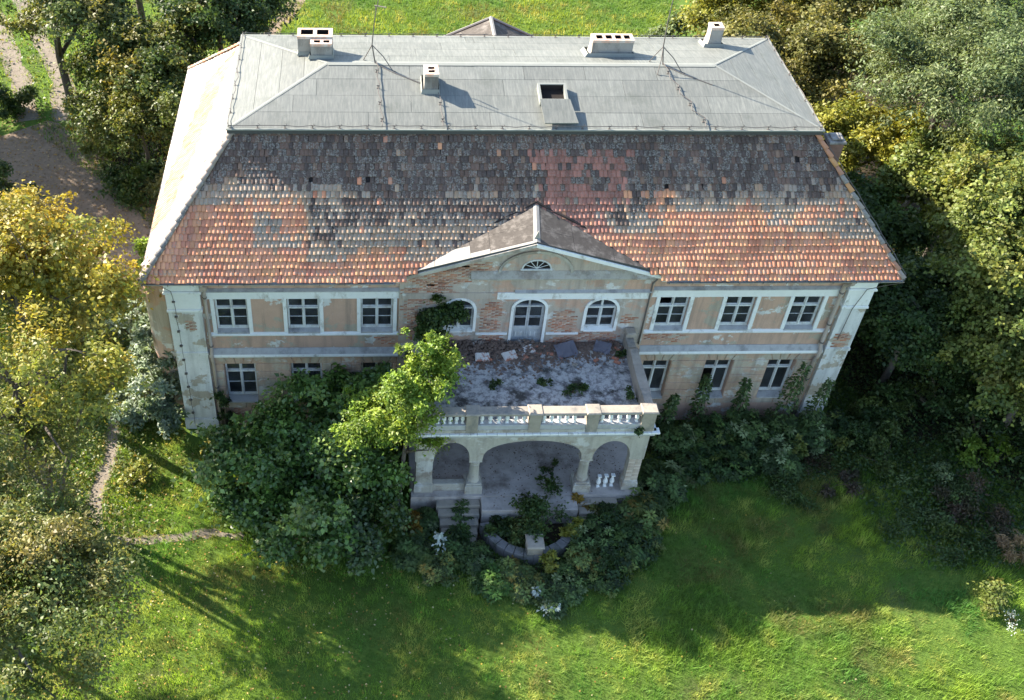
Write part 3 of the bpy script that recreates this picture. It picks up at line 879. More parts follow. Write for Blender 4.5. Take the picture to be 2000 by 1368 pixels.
# gable roof planes
GA = Vector((-4.55,-.52,7.86)); GB = Vector((AX,-.52,9.27)); GC = Vector((.32,1.28,9.58)); GD = Vector((4.95,-.52,7.88))
def planez(a, b, c, x, y):
    n = (b-a).cross(c-a); return a.z - (n.x*(x-a.x)+n.y*(y-a.y))/n.z
def gable_over(x, y, z):
    if not -4.7 < x < 5.1 or y > 1.32: return False
    pz = planez(GA, GB, GC, x, y) if x < AX+.03 else planez(GB, GD, GC, x, y)
    return pz > z + .09

TW, TEXP, TL, TH = .150, .243, .315, .016
# tile template in (u, v, n): lower end rounded, resting on the row below
prof = [(-.5,1.0),(-.5,.09),(-.43,.03),(-.25,.0),(.25,.0),(.43,.03),(.5,.09),(.5,1.0)]
def tile_template():
    V = []
    for top in (1, 0):
        for (a, b) in prof:
            h = .048 - .042*b
            V.append((a*(TW-.004), b*TL, h + (TH if top else 0)))
    k = len(prof); F = []
    T = list(range(k))
    F4 = []
    F4 += [(0,1,6,7),(1,2,5,6),(2,3,4,5)]
    for i in range(k-1): F4.append((i+k, i+1+k, i+1, i))
    return np.array(V), np.array(F4)
TV, TF = tile_template()
RED = np.array([(.55,.225,.13),(.61,.27,.155),(.50,.19,.115),(.56,.265,.17),(.63,.31,.165),(.46,.19,.13)])
PALE = np.array([(.38,.27,.20),(.44,.30,.20),(.32,.24,.19),(.42,.26,.17)])
DARK = np.array([(.088,.062,.054),(.125,.082,.066),(.066,.052,.050),(.165,.10,.076),(.095,.072,.066)])
def tilecol(face, x, u):
    r = random.random
    nz = float(fbm(x*.22+3, u*4.0+1)); n2 = float(fbm(x*.9+30, u*9+5)); n3 = float(vnoise(x*.35+50, u*3.0+20))
    if face == 'front':
        # top half dark: lichen plus slab shade put into the colour, foot of the roof fresh red; relaid red panels in between
        d = u*1.05 + (nz-.5)*.8 + (n2-.5)*.35 + random.gauss(0,.045)
        if x > 5: d -= .10
        if -7.5 < x < 1.0 and .12 < u < .55: d += .26
        xe = x + 1.1*(n3-.5); pe = min(1, max(0, min((xe-.1)/.5, (3.7-xe)/.7, (u-.28)/.06, (.9-u)/.10)))
        if n2 < .64 and r() < .85*pe: d = .1
        if 3.4 < x < 5.2 and .35 < u < .62 and n2 < .5: d = .2
        if x < -9.3 and u < .5: d -= .25
        if r() < .008: d = .05
        if d < .36: c = RED[int(n2*7+r()*2) % 6]*.6 + RED.mean(0)*.4; a = .12 if r() < .8 else .6
        elif d < .60:
            c = PALE[random.randrange(4)]*(.92 if r() < .75 else .7); a = 1.0 if r() < .7 else .4
        else:
            c = DARK[int(n2*5.5 + r()*2.2) % 5]*.6 + DARK.mean(0)*.4; a = .75 if r() < .55 else .15
            if r() < .03: c = np.array((.22,.14,.10))
        if -.4 < x < 4.4 and .26 < u < .92 and d == .1: c = np.array((.33,.145,.11))*random.uniform(.75,1.15); a = .3
    elif face == 'left':
        c = np.array((.60,.48,.39))*random.uniform(.85,1.12); a = .3  # left slope paler: sun glare put into the tile colour
        if .15 < u - (x-6.0)*.075 < .55 and 2 < x < 10: c = np.array((.44,.25,.16))*random.uniform(.8,1.1); a = .2
        if r() < .05: c = c*.6
    else:
        c = DARK[random.randrange(5)]*1.6 if nz > .45 else RED[random.randrange(6)]*.8; a = .6
    s = random.uniform(.92, 1.08)*(.70+.60*float(fbm(x*2.3+11, u*1.6+40)))
    return (c[0]*s, c[1]*s, c[2]*s, a)

def frame(P0, u, vdir):
    n = u.cross(vdir).normalized(); return np.array([u, vdir, n]), np.array(P0)
variants = None
def tile_face(face, P0, P1, T0, T1, singles=0):
    u = (P1-P0).normalized(); W = (P1-P0).length
    a0 = (T0-P0).dot(u); a1 = (T1-P0).dot(u)
    vv = (T0-P0) - u*a0; S = vv.length; v = vv/S
    R, O = frame(P0, u, v)
    rows_n = int(S/TEXP)
    V = []; Cl = []; single = []
    for j in range(rows_n+1):
        vb = j*TEXP - .05
        s = min(1, max(0, (vb+.12)/S)); xl = a0*s; xr = W + (a1-W)*s
        k0 = int(xl/TW)-1; k1 = int(xr/TW)+2
        for k in range(k0, k1):
            x = (k + (.5 if j % 2 else 0))*TW + TW/2
            if x < xl-.01 or x > xr+.01: continue
            vlen = S - vb
            if vlen < .12: continue
            wp = O + R[0]*x + R[1]*(vb+.12)
            if face == 'front' and gable_over(wp[0], wp[1], wp[2]): continue
            if random.random() < .0008 and j > 1: continue
            c = tilecol(face, wp[0] if face != 'left' else wp[1], s)
            ang = random.gauss(0, .012); du = random.gauss(0, .005); dv = random.gauss(0, .010) + .05*(float(fbm(wp[0]*.5+5, wp[1]*.5+s*3))-.5); dn = abs(random.gauss(0, .0014)) + .05*float(vnoise(wp[0]*.6+9, s*5+wp[1]*.6))
            if random.random() < .01: ang = random.uniform(-.18, .18)
            if j < 2 and len(single) < singles and (face == 'front'):
                single.append((x+du, vb+dv, dn, ang, c)); continue
            sy = min(1.0, vlen/TL)
            ca, sa = cos(ang), sin(ang)
            T = TV.copy(); T[:,1] *= sy
            uu = T[:,0]*ca - T[:,1]*sa + x + du; v2 = T[:,0]*sa + T[:,1]*ca + vb + dv; nn = T[:,2] + dn
            V.append(O + np.outer(uu, R[0]) + np.outer(v2, R[1]) + np.outer(nn, R[2]))
            Cl.append(np.tile(c, (len(TV), 1)))
    m = len(V); V = np.concatenate(V); Cl = np.concatenate(Cl)
    F = (TF[None] + (np.arange(m)*len(TV))[:,None,None]).reshape(-1, 4)
    o = obj('tile_field', np_mesh('tile_field', V, F, M['tile'], Cl), roof); tag(o, kind='stuff')
    # nearest rows: one object for each tile, sharing a small set of coloured meshes
    for (x, vb, dn, ang, c) in single:
        key = min(range(len(tile_var)), key=lambda i: sum((tile_var[i][1][q]-c[q])**2 for q in range(3)) + random.random()*.002)
        t = obj('tile', tile_var[key][0], roof)
        B = Matrix((( R[0][0],R[1][0],R[2][0]),(R[0][1],R[1][1],R[2][1]),(R[0][2],R[1][2],R[2][2]))).to_4x4()
        pos = O + R[0]*x + R[1]*vb + R[2]*dn
        t.matrix_world = Matrix.Translation(pos) @ B @ Matrix.Rotation(ang, 4, 'Z')
tile_var = []
for c in list(RED) + list(RED*.85) + list(RED*1.12) + list(PALE) + list(DARK*1.3):
    me = np_mesh('tile', TV, TF, M['tile'], np.tile((*c, random.choice([.1,.2,.7])), (len(TV),1)))
    tile_var.append((me, tuple(c)))
tile_face('front', EFL, EFR, TFL, TFR, 300)
tile_face('left', EBL, EFL, TBL, TFL)
tile_face('right', EFR, EBR, TFR, TBR)

# hip tiles, each its own piece
hipm = []
for c, a in (((.40,.20,.13),.3),((.46,.22,.13),.2),((.52,.27,.12),.2),((.22,.20,.19),.9),((.30,.24,.21),1.),((.15,.145,.15),.8)):
    V = []; F = []; n = 7; L = .40
    for (vv_, rr, up) in ((0,.115,.035),(L,.09,0)):
        for t_ in (0,.018):
            for i in range(n):
                t = pi*(i/(n-1))
                V.append((-(rr-t_)*cos(t), vv_, (rr-t_)*sin(t)*.85+up))
    for i in range(n-1):
        F.append((i, i+1, 2*n+i+1, 2*n+i)); F.append((n+i, i+n+1, i+1, i)[::1])
    F.append((0, 2*n, 3*n, n)); F.append((n-1, 2*n-1, 4*n-1, 3*n-1))
    hipm.append(np_mesh('hip_tile', V, F, M['tile'], np.tile((*c, a), (len(V),1))))
def hip(E, T, picks, skip=()):
    d = T-E; L = d.length; v = d.normalized()
    side = v.cross(Vector((0,0,1))).normalized(); n = side.cross(v).normalized()
    m = int(L/.33)
    for k in range(m):
        if k in skip: continue
        t = obj('hip_tile', hipm[random.choice(picks)], roof)
        x, y_, z_ = side, v, n
        B = Matrix(((x.x,y_.x,z_.x),(x.y,y_.y,z_.y),(x.z,y_.z,z_.z))).to_4x4()
        t.matrix_world = Matrix.Translation(E + v*(k*L/m) + n*(.035+random.uniform(0,.012))) @ B @ Matrix.Rotation(random.gauss(0,.04),4,'Z')
hip(EFL, TFL, [3,4,5,5,4]); hip(EFR, TFR, [0,1,2,1,3,4]); hip(EBL, TBL, [0,3,4,1]); hip(EBR, TBR, [3,4])

# gable roof: strips of old felt
def clip(poly, ax, lim, keep_less):
    out = []
    for i in range(len(poly)):
        p, q = poly[i], poly[(i+1) % len(poly)]
        ip = (p[ax] <= lim) if keep_less else (p[ax] >= lim); iq = (q[ax] <= lim) if keep_less else (q[ax] >= lim)
        if ip: out.append(p)
        if ip != iq:
            t = (lim-p[ax])/(q[ax]-p[ax]); out.append(tuple(p[k]+(q[k]-p[k])*t for k in range(2)))
    return out
def rect_clip(poly, x0, x1, y0, y1):
    for (ax, l, k) in ((0,x0,False),(0,x1,True),(1,y0,False),(1,y1,True)):
        if poly: poly = clip(poly, ax, l, k)
    return poly
def inset(poly, d):
    cx = sum(p[0] for p in poly)/len(poly); cy = sum(p[1] for p in poly)/len(poly)
    return [(p[0]+(d if p[0] < cx else -d), p[1]+(d if p[1] < cy else -d)) for p in poly]
def sheet(poly, zf, name, mat, par, th=.012, gap=.006):
    area = abs(sum(poly[i][0]*poly[(i+1) % len(poly)][1]-poly[(i+1) % len(poly)][0]*poly[i][1] for i in range(len(poly))))/2
    if area < .01: return
    if sum(poly[i][0]*poly[(i+1) % len(poly)][1]-poly[(i+1) % len(poly)][0]*poly[i][1] for i in range(len(poly))) < 0: poly = poly[::-1]
    q = inset(poly, gap); m = len(q); mb = MB(); j = random.uniform(0,.005)
    mb.v = [(p[0],p[1],zf(*p)+.002) for p in q] + [(p[0],p[1],zf(*p)+th+j) for p in q]
    for i in range(m): mb.f.append((i,(i+1) % m,m+(i+1) % m,m+i))
    mb.f.append(tuple(range(m,2*m)))
    return mb.build(name, mat, par)
mb = MB(); mb.face([GA, GB, GC]); mb.face([GB, GD, GC])
dn = Vector((0,0,-.10)); mb.face([GA+dn, GB+dn, GB, GA]); mb.face([GB+dn, GD+dn, GD, GB])
groof = mb.build('gable_roof', M['felt_seam'], house)
zl = lambda x, y: planez(GA, GB, GC, x, y); zr = lambda x, y: planez(GB, GD, GC, x, y)
PLf = [(GA.x,GA.y),(GB.x,GB.y),(GC.x,GC.y)]; PRt = [(GB.x,GB.y),(GD.x,GD.y),(GC.x,GC.y)]
for (x0,x1,y0,y1,mt) in ((-5,-3.2,-1,2,'felt_pale'),(-3.2,-2.0,-1,.05,'felt_pale'),(-3.2,-2.0,.05,2,'felt_old'),(-2.0,-1.35,-1,-.30,'felt_pale'),(-2.0,-1.35,-.30,2,'felt_old'),(-1.35,.3,-.60,-.40,'felt_pale'),(-1.35,.3,-.40,.3,'felt_old'),(-1.35,.3,.3,2,'felt_old')):
    p = rect_clip(PLf, x0, x1, y0, y1)
    if len(p) > 2: sheet(p, zl, 'felt_sheet', M[mt], groof, .014, .006)
for (x0,x1,y0,y1) in ((0,1.5,-1,.1),(0,1.5,.1,2),(1.5,2.9,-1,2),(2.9,5,-1,2)):
    p = rect_clip(PRt, x0, x1, y0, y1)
    if len(p) > 2: sheet(p, zr, 'felt_sheet', M['felt_old'], groof, .014, .006)
mb = MB(); a = GB+Vector((0,.02,.03)); b = GC+Vector((0,0,.03))
mb.face([a+Vector((-.12,0,-.04)), a, b, b+Vector((-.1,0,-.03))]); mb.face([a, a+Vector((.12,0,-.04)), b+Vector((.1,0,-.03)), b])
mb.build('ridge_flashing', M['felt_pale'], groof)
mb = MB(); mb.prism_y([(AX-.10,9.25),(AX+.14,9.25),(AX+.04,9.62)], -.35, -.31); mb.build('upright_flashing', M['felt_pale'], groof)
# valley flashings and rubble mortar
mb = MB()
for (p, q) in ((GA, GC), (GD, GC)):
    pts = [p + (q-p)*t + Vector((0,0,.06+.03*sin(t*19))) for t in np.linspace(0,1,9)]; mb.tube(pts, .055, 5)
mb.build('valley_flashing', M['batten'], groof)
# rear gable roof, only its tip shows over the ridge
RA, RB, RC, RD = Vector((-3.2,14.4,8.5)), Vector((0,14.4,9.95)), Vector((0,11.2,9.9)), Vector((3.2,14.4,8.5))
mb = MB(); mb.face([RB,RA,RC]); mb.face([RD,RB,RC]); mb.face([(-3.2,14.4,8.5),(-3.2,14.4,0),(3.2,14.4,0),(3.2,14.4,8.5),(0,14.4,9.95)])
mb.face([(-3.2,12.9,0),(-3.2,14.4,0),(-3.2,14.4,8.5),(-3.2,12.9,8.5)]); mb.face([(3.2,14.4,0),(3.2,12.9,0),(3.2,12.9,8.5),(3.2,14.4,8.5)])
mb.build('rear_gable', M['felt_old'], house)
mb = MB(); mb.tube([RA+Vector((0,0,.04)),RB+Vector((0,0,.05)),RD+Vector((0,0,.04))], .06, 5); mb.tube([RB+Vector((0,0,.05)),RC+Vector((0,0,.05))], .08, 5); mb.build('rear_verge', M['felt_pale'], house)

# ================================================================== FELTED UPPER ROOF
SX0, SX1, SY0, SY1, SZ = -10.2, 10.4, 2.98, 9.79, 11.42
RX0, RX1, RYm, RZ = -6.83, 7.24, 6.38, 12.08
mb = MB()
c4 = [(SX0,SY0),(SX1,SY0),(SX1,SY1),(SX0,SY1)]
for i in range(4):
    a, b = c4[i], c4[(i+1) % 4]; mb.face([(a[0],a[1],SZ-.16),(b[0],b[1],SZ-.16),(b[0],b[1],SZ),(a[0],a[1],SZ)])
mb.face([(p[0],p[1],SZ-.16) for p in reversed(c4)])
R0v, R1v = (RX0,RYm,RZ), (RX1,RYm,RZ)
S4 = [(p[0],p[1],SZ) for p in c4]
mb.face([S4[0],S4[1],R1v,R0v]); mb.face([S4[1],S4[2],R1v]); mb.face([S4[2],S4[3],R0v,R1v]); mb.face([S4[3],S4[0],R0v])
slab = mb.build('upper_roof', M['felt_seam'], house); slab['label'] = 'low hipped upper roof covered with grey felt'
V_ = lambda p, z: Vector((p[0],p[1],z))
zF = lambda x, y: SZ + (RZ-SZ)*(y-SY0)/(RYm-SY0); zB = lambda x, y: SZ + (RZ-SZ)*(SY1-y)/(SY1-RYm)
zL_ = lambda x, y: SZ + (RZ-SZ)*(x-SX0)/(RX0-SX0); zR_ = lambda x, y: SZ + (RZ-SZ)*(SX1-x)/(SX1-RX1)
PF = [c4[0], c4[1], R1v[:2], R0v[:2]]; PB = [c4[2], c4[3], R0v[:2], R1v[:2]]; PL_ = [c4[3], c4[0], R0v[:2]]; PR_ = [c4[1], c4[2], R1v[:2]]
cutsF = [[-5.4,-1.2,4.1,7.6],[-8.0,-3.9,1.1,6.6],[-7.2,-.6,3.7,5.6],[-3.9,.2,2.4,5.0]]
for r in range(4):
    y0 = SY0 + r*.85; y1 = y0+.85; xs = [SX0]+cutsF[r]+[SX1]
    for k in range(len(xs)-1):
        p = rect_clip(PF, xs[k], xs[k+1], y0, y1)
        if len(p) > 2: sheet(p, zF, 'felt_sheet', M['felt'], slab)
for r in range(4):
    y0 = RYm + r*.853; xs = [SX0, -4.6+r, .8-r*.7, 5.5, SX1]
    for k in range(len(xs)-1):
        p = rect_clip(PB, xs[k], xs[k+1], y0, y0+.853)
        if len(p) > 2: sheet(p, zB, 'felt_sheet', M['felt'], slab)
for k in range(4):
    p = rect_clip(PL_, SX0+k*.8425, SX0+(k+1)*.8425, SY0, SY1)
    if len(p) > 2: sheet(p, zL_, 'felt_sheet', M['felt'], slab)
    p = rect_clip(PR_, SX1-(k+1)*.79, SX1-k*.79, SY0, SY1)
    if len(p) > 2: sheet(p, zR_, 'felt_sheet', M['felt'], slab)
def cap_strip(a, b, w, name='ridge_strip'):
    a, b = Vector(a), Vector(b); d = (b-a).normalized(); s = d.cross(Vector((0,0,1))).normalized()
    up = Vector((0,0,.03)); mb = MB(); n = 8
    pa = [a+(b-a)*i/n for i in range(n+1)]
    for i in range(n):
        p, q = pa[i], pa[i+1]; w1 = w*random.uniform(.9,1.1)
        mb.face([p-s*w1+up-Vector((0,0,w*.16)), q-s*w1+up-Vector((0,0,w*.16)), q+up, p+up]); mb.face([p+up, q+up, q+s*w1+up-Vector((0,0,w*.16)), p+s*w1+up-Vector((0,0,w*.16))])
    mb.build(name, M['felt_strip'], slab)
cap_strip(R0v, R1v, .14); cap_strip((SX0+.02,SY0+.02,SZ), R0v, .07); cap_strip((SX1-.02,SY0+.02,SZ), R1v, .05); cap_strip((SX0+.02,SY1-.02,SZ), R0v, .07); cap_strip((SX1-.02,SY1-.02,SZ), R1v, .05)
# drip edge
mb = MB()
mb.box(SX0-.03, SX1+.03, SY0-.03, SY0+.07, SZ-.02, SZ+.022); mb.box(SX0-.03, SX1+.03, SY1-.07, SY1+.03, SZ-.02, SZ+.022)
mb.box(SX0-.03, SX0+.07, SY0+.071, SY1-.071, SZ-.02, SZ+.022); mb.box(SX1-.07, SX1+.03, SY0+.071, SY1-.071, SZ-.02, SZ+.022)
mb.build('drip_edge', M['felt_strip'], slab)

# lightning conductor: clips and wires
mb = MB(); mb.tube([(0,0,0),(0,0,.10)], .016, 5); mb.tube([(-.05,0,.10),(.05,0,.10)], .02, 5); mb.box(-.045,.045,-.03,.03,0,.014)
mb.tube([(.05,0,.10),(.07,.02,.14),(.03,.03,.16)], .010, 4)
clipm = mb.mesh('wire_clip', M['wire'])
def clipat(x, y, z, r=0):
    o = obj('wire_clip', clipm, slab); o.location = (x, y, z); o.rotation_euler = (0,0,r+random.uniform(-.4,.4))
def wire(pts, r=.013, par=slab, name='conductor_wire'):
    mb = MB(); mb.tube(pts, r, 5); mb.build(name, M['wire'], par)
nF = 22; ptsF = []
for i in range(nF+1):
    x = SX0+.12+(SX1-SX0-.24)*i/nF; clipat(x, SY0+.06, SZ+.02); clipat(x, SY1-.06, SZ+.02)
    ptsF.append((x, SY0+.06, SZ+.13))
    if i < nF: ptsF.append((x+.47, SY0+.06+random.uniform(-.03,.03), SZ+.10+random.uniform(-.02,.02)))
wire(ptsF); wire([(p[0], SY1-.06, p[2]) for p in ptsF])
for sx in (SX0+.06, SX1-.06):
    pts = []
    for i in range(8):
        y = SY0+.1+(SY1-SY0-.2)*i/7; clipat(sx, y, SZ+.02, pi/2); pts += [(sx,y,SZ+.13),(sx+random.uniform(-.08,.08),y+.45,SZ+.1)]
    wire(pts[:-1])
for (x0, dx, r0) in ((-5.1, .16, 4), (-2.98, .12, 2), (5.32, .9, 4)):
    pts = []
    for i in range(r0+1):
        y = SY0+.06+.85*i*.98; x = x0 + dx*(1-i/4)**1.5
        if i < 4: clipat(x, y+.35, zF(x,y+.35)+.012)
        pts += [(x, y, zF(x, min(y,RYm))+.11), (x+random.uniform(.02,.09), y+.5, zF(x, min(y+.5,RYm))+.07)]
    wire(pts[:-1], .016)
wire([(.42,2.95,11.3),(.42,2.5,10.6),(.40,1.5,9.78),(.36,1.2,9.75)], .010, slab)
pts = [(-12.9,-.82,7.82),(-12.5,-.5,7.45),(-12.2,-.36,7.1)]
for z in np.linspace(6.7,.4,13): pts.append((-12.18+random.uniform(-.02,.02)+.02*(6.7-z)*.4, -.24 if z > .6 else -.3, z))
wire(pts, .011, house)
for z in np.linspace(6.5,.9,9):
    mb = MB(); mb.box(-12.22+.008*(6.7-z)-.03,-12.22+.008*(6.7-z)+.07,-.245,-.16,z-.025,z+.025); mb.build('wire_clip', M['wire'], house)
pts = [TFR + (EFR-TFR)*t + Vector((.12,.10,.16+.03*sin(t*31))) for t in np.linspace(.05,1.0,15)] + [Vector((12.95,-.86,7.75)), Vector((12.7,-.5,7.35)), Vector((12.2,-.3,7.0)), Vector((12.0,-.22,6.0)), Vector((11.95,-.2,4.5))]
wire(pts, .014, house)
# lightning masts with three stays
def mast(x, lean, lab):
    top = (x+lean*2.9, RYm+.06, RZ+3.4); hub = (x-.12, RYm, RZ+.72)
    mb = MB(); mb.tube([(x,RYm,RZ), hub], [.026,.024], 6); mb.tube([hub, (hub[0]+lean*.9, RYm+.02, RZ+1.7), top], [.022,.019,.012], 6)
    o = mb.build('lightning_mast', M['wire'], house); o['label'] = lab
    for (fx, fy) in ((x-.42,RYm+.35),(x+.62,RYm-.42),(x-.3,RYm-.55)):
        if lean > 0 and fx < x-.25 and fy < RYm: continue
        mb = MB(); zf = (zF if fy < RYm else zB)(fx, fy)+.02
        mb.tube([hub, ((hub[0]+fx)/2+.03, (hub[1]+fy)/2, (hub[2]+zf)/2+.05), (fx,fy,zf), (fx+.1, fy-.06, zf)], .017, 5); mb.build('stay', M['wire'], o)
    mb = MB(); mb.tube([(x-.02,RYm-.02,RZ+.03),(x+.6,RYm-.5,zF(0,RYm-.5)+.03),(x+1.6,RYm-1.1,zF(0,RYm-1.1)+.03)], .014, 5); mb.build('stay', M['wire'], o)
    return o
m1 = mast(-5.12, .10, 'lightning mast on the left end of the ridge'); m2 = mast(5.34, -.02, 'lightning mast on the right end of the ridge')
mb = MB(); mb.tube([(-5.15,RYm+.3,RZ+2.05),(-4.75,RYm,RZ+2.12)], .022, 5); mb.tube([(-5.12,RYm+.28,RZ+2.05),(-5.12,RYm+.25,RZ+1.9)], .016, 5); mb.build('cross_arm', M['wire'], m1)

# ---------- chimneys
def chimney(x0, x1, y0, y1, ztop, zbase, flues, lab, flare=.0, cap='chimcap'):
    mb = MB(); z1 = ztop-.10
    b = [(x0-flare,y0-flare*.6),(x1+flare*.3,y0-flare*.6),(x1+flare*.3,y1+flare*.6),(x0-flare,y1+flare*.6)]
    t = [(x0,y0),(x1,y0),(x1,y1),(x0,y1)]
    m_ = [(.7*t[i][0]+.3*b[i][0], .7*t[i][1]+.3*b[i][1]) for i in range(4)]
    lv = [(b, zbase), (m_, zbase+(z1-zbase)*.3), (t, zbase+(z1-zbase)*.62), (t, z1)]
    for (q, z) in lv: mb.v += [(p[0],p[1],z) for p in q]
    for k in range(3):
        for i in range(4): mb.f.append((4*k+i, 4*k+(i+1) % 4, 4*k+4+(i+1) % 4, 4*k+4+i))
    o = mb.build('chimney', M['chimney'], house); o['label'] = lab
    # brick top with flue openings
    mb = MB(); e = .012
    panel_holes = flues
    xs = sorted({x0-e, x1+e, *[f[0] for f in flues], *[f[1] for f in flues]}); ys = sorted({y0-e, y1+e, *[f[2] for f in flues], *[f[3] for f in flues]})
    for i in range(len(xs)-1):
        for j in range(len(ys)-1):
            cx, cy = (xs[i]+xs[i+1])/2, (ys[j]+ys[j+1])/2
            if any(f[0] < cx < f[1] and f[2] < cy < f[3] for f in flues): continue
            mb.face([(xs[i],ys[j],ztop),(xs[i+1],ys[j],ztop),(xs[i+1],ys[j+1],ztop),(xs[i],ys[j+1],ztop)])
    q = [(x0-e,y0-e),(x1+e,y0-e),(x1+e,y1+e),(x0-e,y1+e)]
    for i in range(4):
        a, c = q[i], q[(i+1) % 4]; mb.face([(a[0],a[1],z1),(c[0],c[1],z1),(c[0],c[1],ztop),(a[0],a[1],ztop)])
    mb.build('chimney_cap', M[cap], o)
    for f in flues:
        fm = MB(); zd = ztop-.55
        fm.face([(f[0],f[2],zd),(f[1],f[2],zd),(f[1],f[3],zd),(f[0],f[3],zd)])
        for (p, r) in (((f[0],f[2]),(f[1],f[2])),((f[1],f[2]),(f[1],f[3])),((f[1],f[3]),(f[0],f[3])),((f[0],f[3]),(f[0],f[2]))):
            fm.face([(p[0],p[1],ztop),(r[0],r[1],ztop),(r[0],r[1],zd),(p[0],p[1],zd)])
        fm.build('flue', M['dark'], o)
    mb = MB(); q = [(x0-flare-.05,y0-flare*.6-.05),(x1+flare*.3+.05,y0-flare*.6-.05),(x1+flare*.3+.05,y1+flare*.6+.05),(x0-flare-.05,y1+flare*.6+.05)]
    w = [(p[0]*.9+.1*(x0+x1)/2, p[1]*.9+.1*(y0+y1)/2) for p in q]
    for i in range(4):
        j = (i+1) % 4; zc = lambda p: max(min(zF(*p),zB(*p)),SZ)
        mb.face([(q[i][0],q[i][1],zc(q[i])+.012),(q[j][0],q[j][1],zc(q[j])+.012),(w[j][0],w[j][1],zc(w[j])+.16),(w[i][0],w[i][1],zc(w[i])+.16)])
    mb.build('flashing', M['felt_strip'], o)
    return o
chimney(-7.92,-6.66,7.27,7.92,12.66,11.6,[(-7.80,-7.36,7.42,7.80),(-7.22,-6.80,7.42,7.80)],'wide pair of flues at the left end of the upper roof')
chimney(-7.44,-6.68,6.86,7.262,12.58,11.7,[(-7.32,-7.10,6.96,7.14),(-6.98,-6.76,6.96,7.14)],'lower chimney front of the left pair', .05)
chimney(-3.43,-2.94,4.85,5.52,12.50,11.6,[(-3.29,-3.07,4.98,5.13),(-3.29,-3.07,5.22,5.37)],'slim two flue chimney on the front slope', .06)
chimney(2.90,4.42,7.40,7.93,12.52,11.55,[(3.05,3.28,7.52,7.80),(3.40,3.63,7.52,7.80),(3.75,3.98,7.52,7.80),(4.08,4.30,7.52,7.80)],'broad four flue chimney with flared foot', .22)
chimney(7.66,8.14,8.66,9.12,12.42,11.4,[(7.80,8.00,8.78,9.0)],'single flue chimney at the right rear', .16)
# chimney on the right slope
mb = MB(); mb.bbox(10.9,11.4,3.2,3.75,9.2,10.75,.02); ch = mb.build('chimney', mat_plain('sooty_brick', (.22,.13,.10), .95, .4, 9), house); ch['label'] = 'sooty chimney on the right roof slope'
mb = MB(); mb.bbox(10.84,11.46,3.14,3.81,10.75,10.86,.03); mb.bbox(10.95,11.35,3.25,3.70,10.861,10.93,.02); mb.build('chimney_cap', M['chimney'], ch)

# ---------- roof hatch with its lid folded down
hx0, hx1, hy0, hy1 = .66, 1.50, 4.25, 5.0
mb = MB(); zb_ = lambda y: zF(0,y)
for (a,b,c,d) in ((hx0-.08,hx1+.08,hy0-.08,hy0),(hx0-.08,hx1+.08,hy1,hy1+.08),(hx0-.08,hx0,hy0,hy1),(hx1,hx1+.08,hy0,hy1)):
    mb.v += [(a,c,zb_(c)-.02),(b,c,zb_(c)-.02),(b,d,zb_(d)-.02),(a,d,zb_(d)-.02),(a,c,zb_(c)+.24),(b,c,zb_(c)+.24),(b,d,zb_(d)+.24),(a,d,zb_(d)+.24)]
    n = len(mb.v)-8
    for q in ((4,5,6,7),(0,1,5,4),(1,2,6,5),(2,3,7,6),(3,0,4,7)): mb.f.append(tuple(n+i for i in q))
ht = mb.build('roof_hatch', M['felt_strip'], house); ht['label'] = 'open roof hatch with its lid folded forward'
mb = MB(); mb.face([(hx0,hy0,zb_(hy0)+.02),(hx1,hy0,zb_(hy0)+.02),(hx1,hy1,zb_(hy1)+.02),(hx0,hy1,zb_(hy1)+.02)])
mb.face([(hx0+.001,hy1-.002,zb_(hy1)),(hx1-.001,hy1-.002,zb_(hy1)),(hx1-.001,hy1-.002,zb_(hy1)+.21),(hx0+.001,hy1-.002,zb_(hy1)+.21)])
mb.build('painted_hollow', M['dark'], ht)  # near-black plate at roof level paints the unlit depth of the opening
mb = MB(); P = [(hx0-.02,3.12,.14),(hx1+.30,3.10,.16),(hx1+.12,hy0-.10,.27),(hx0-.10,hy0-.10,.27)]
mb.v = [(p[0],p[1],zb_(p[1])+p[2]) for p in P] + [(p[0],p[1],zb_(p[1])+p[2]+.035) for p in P]
for q in ((3,2,1,0),(4,5,6,7),(0,1,5,4),(1,2,6,5),(2,3,7,6),(3,0,4,7)): mb.f.append(q)
mb.build('lid', M['felt'], ht)

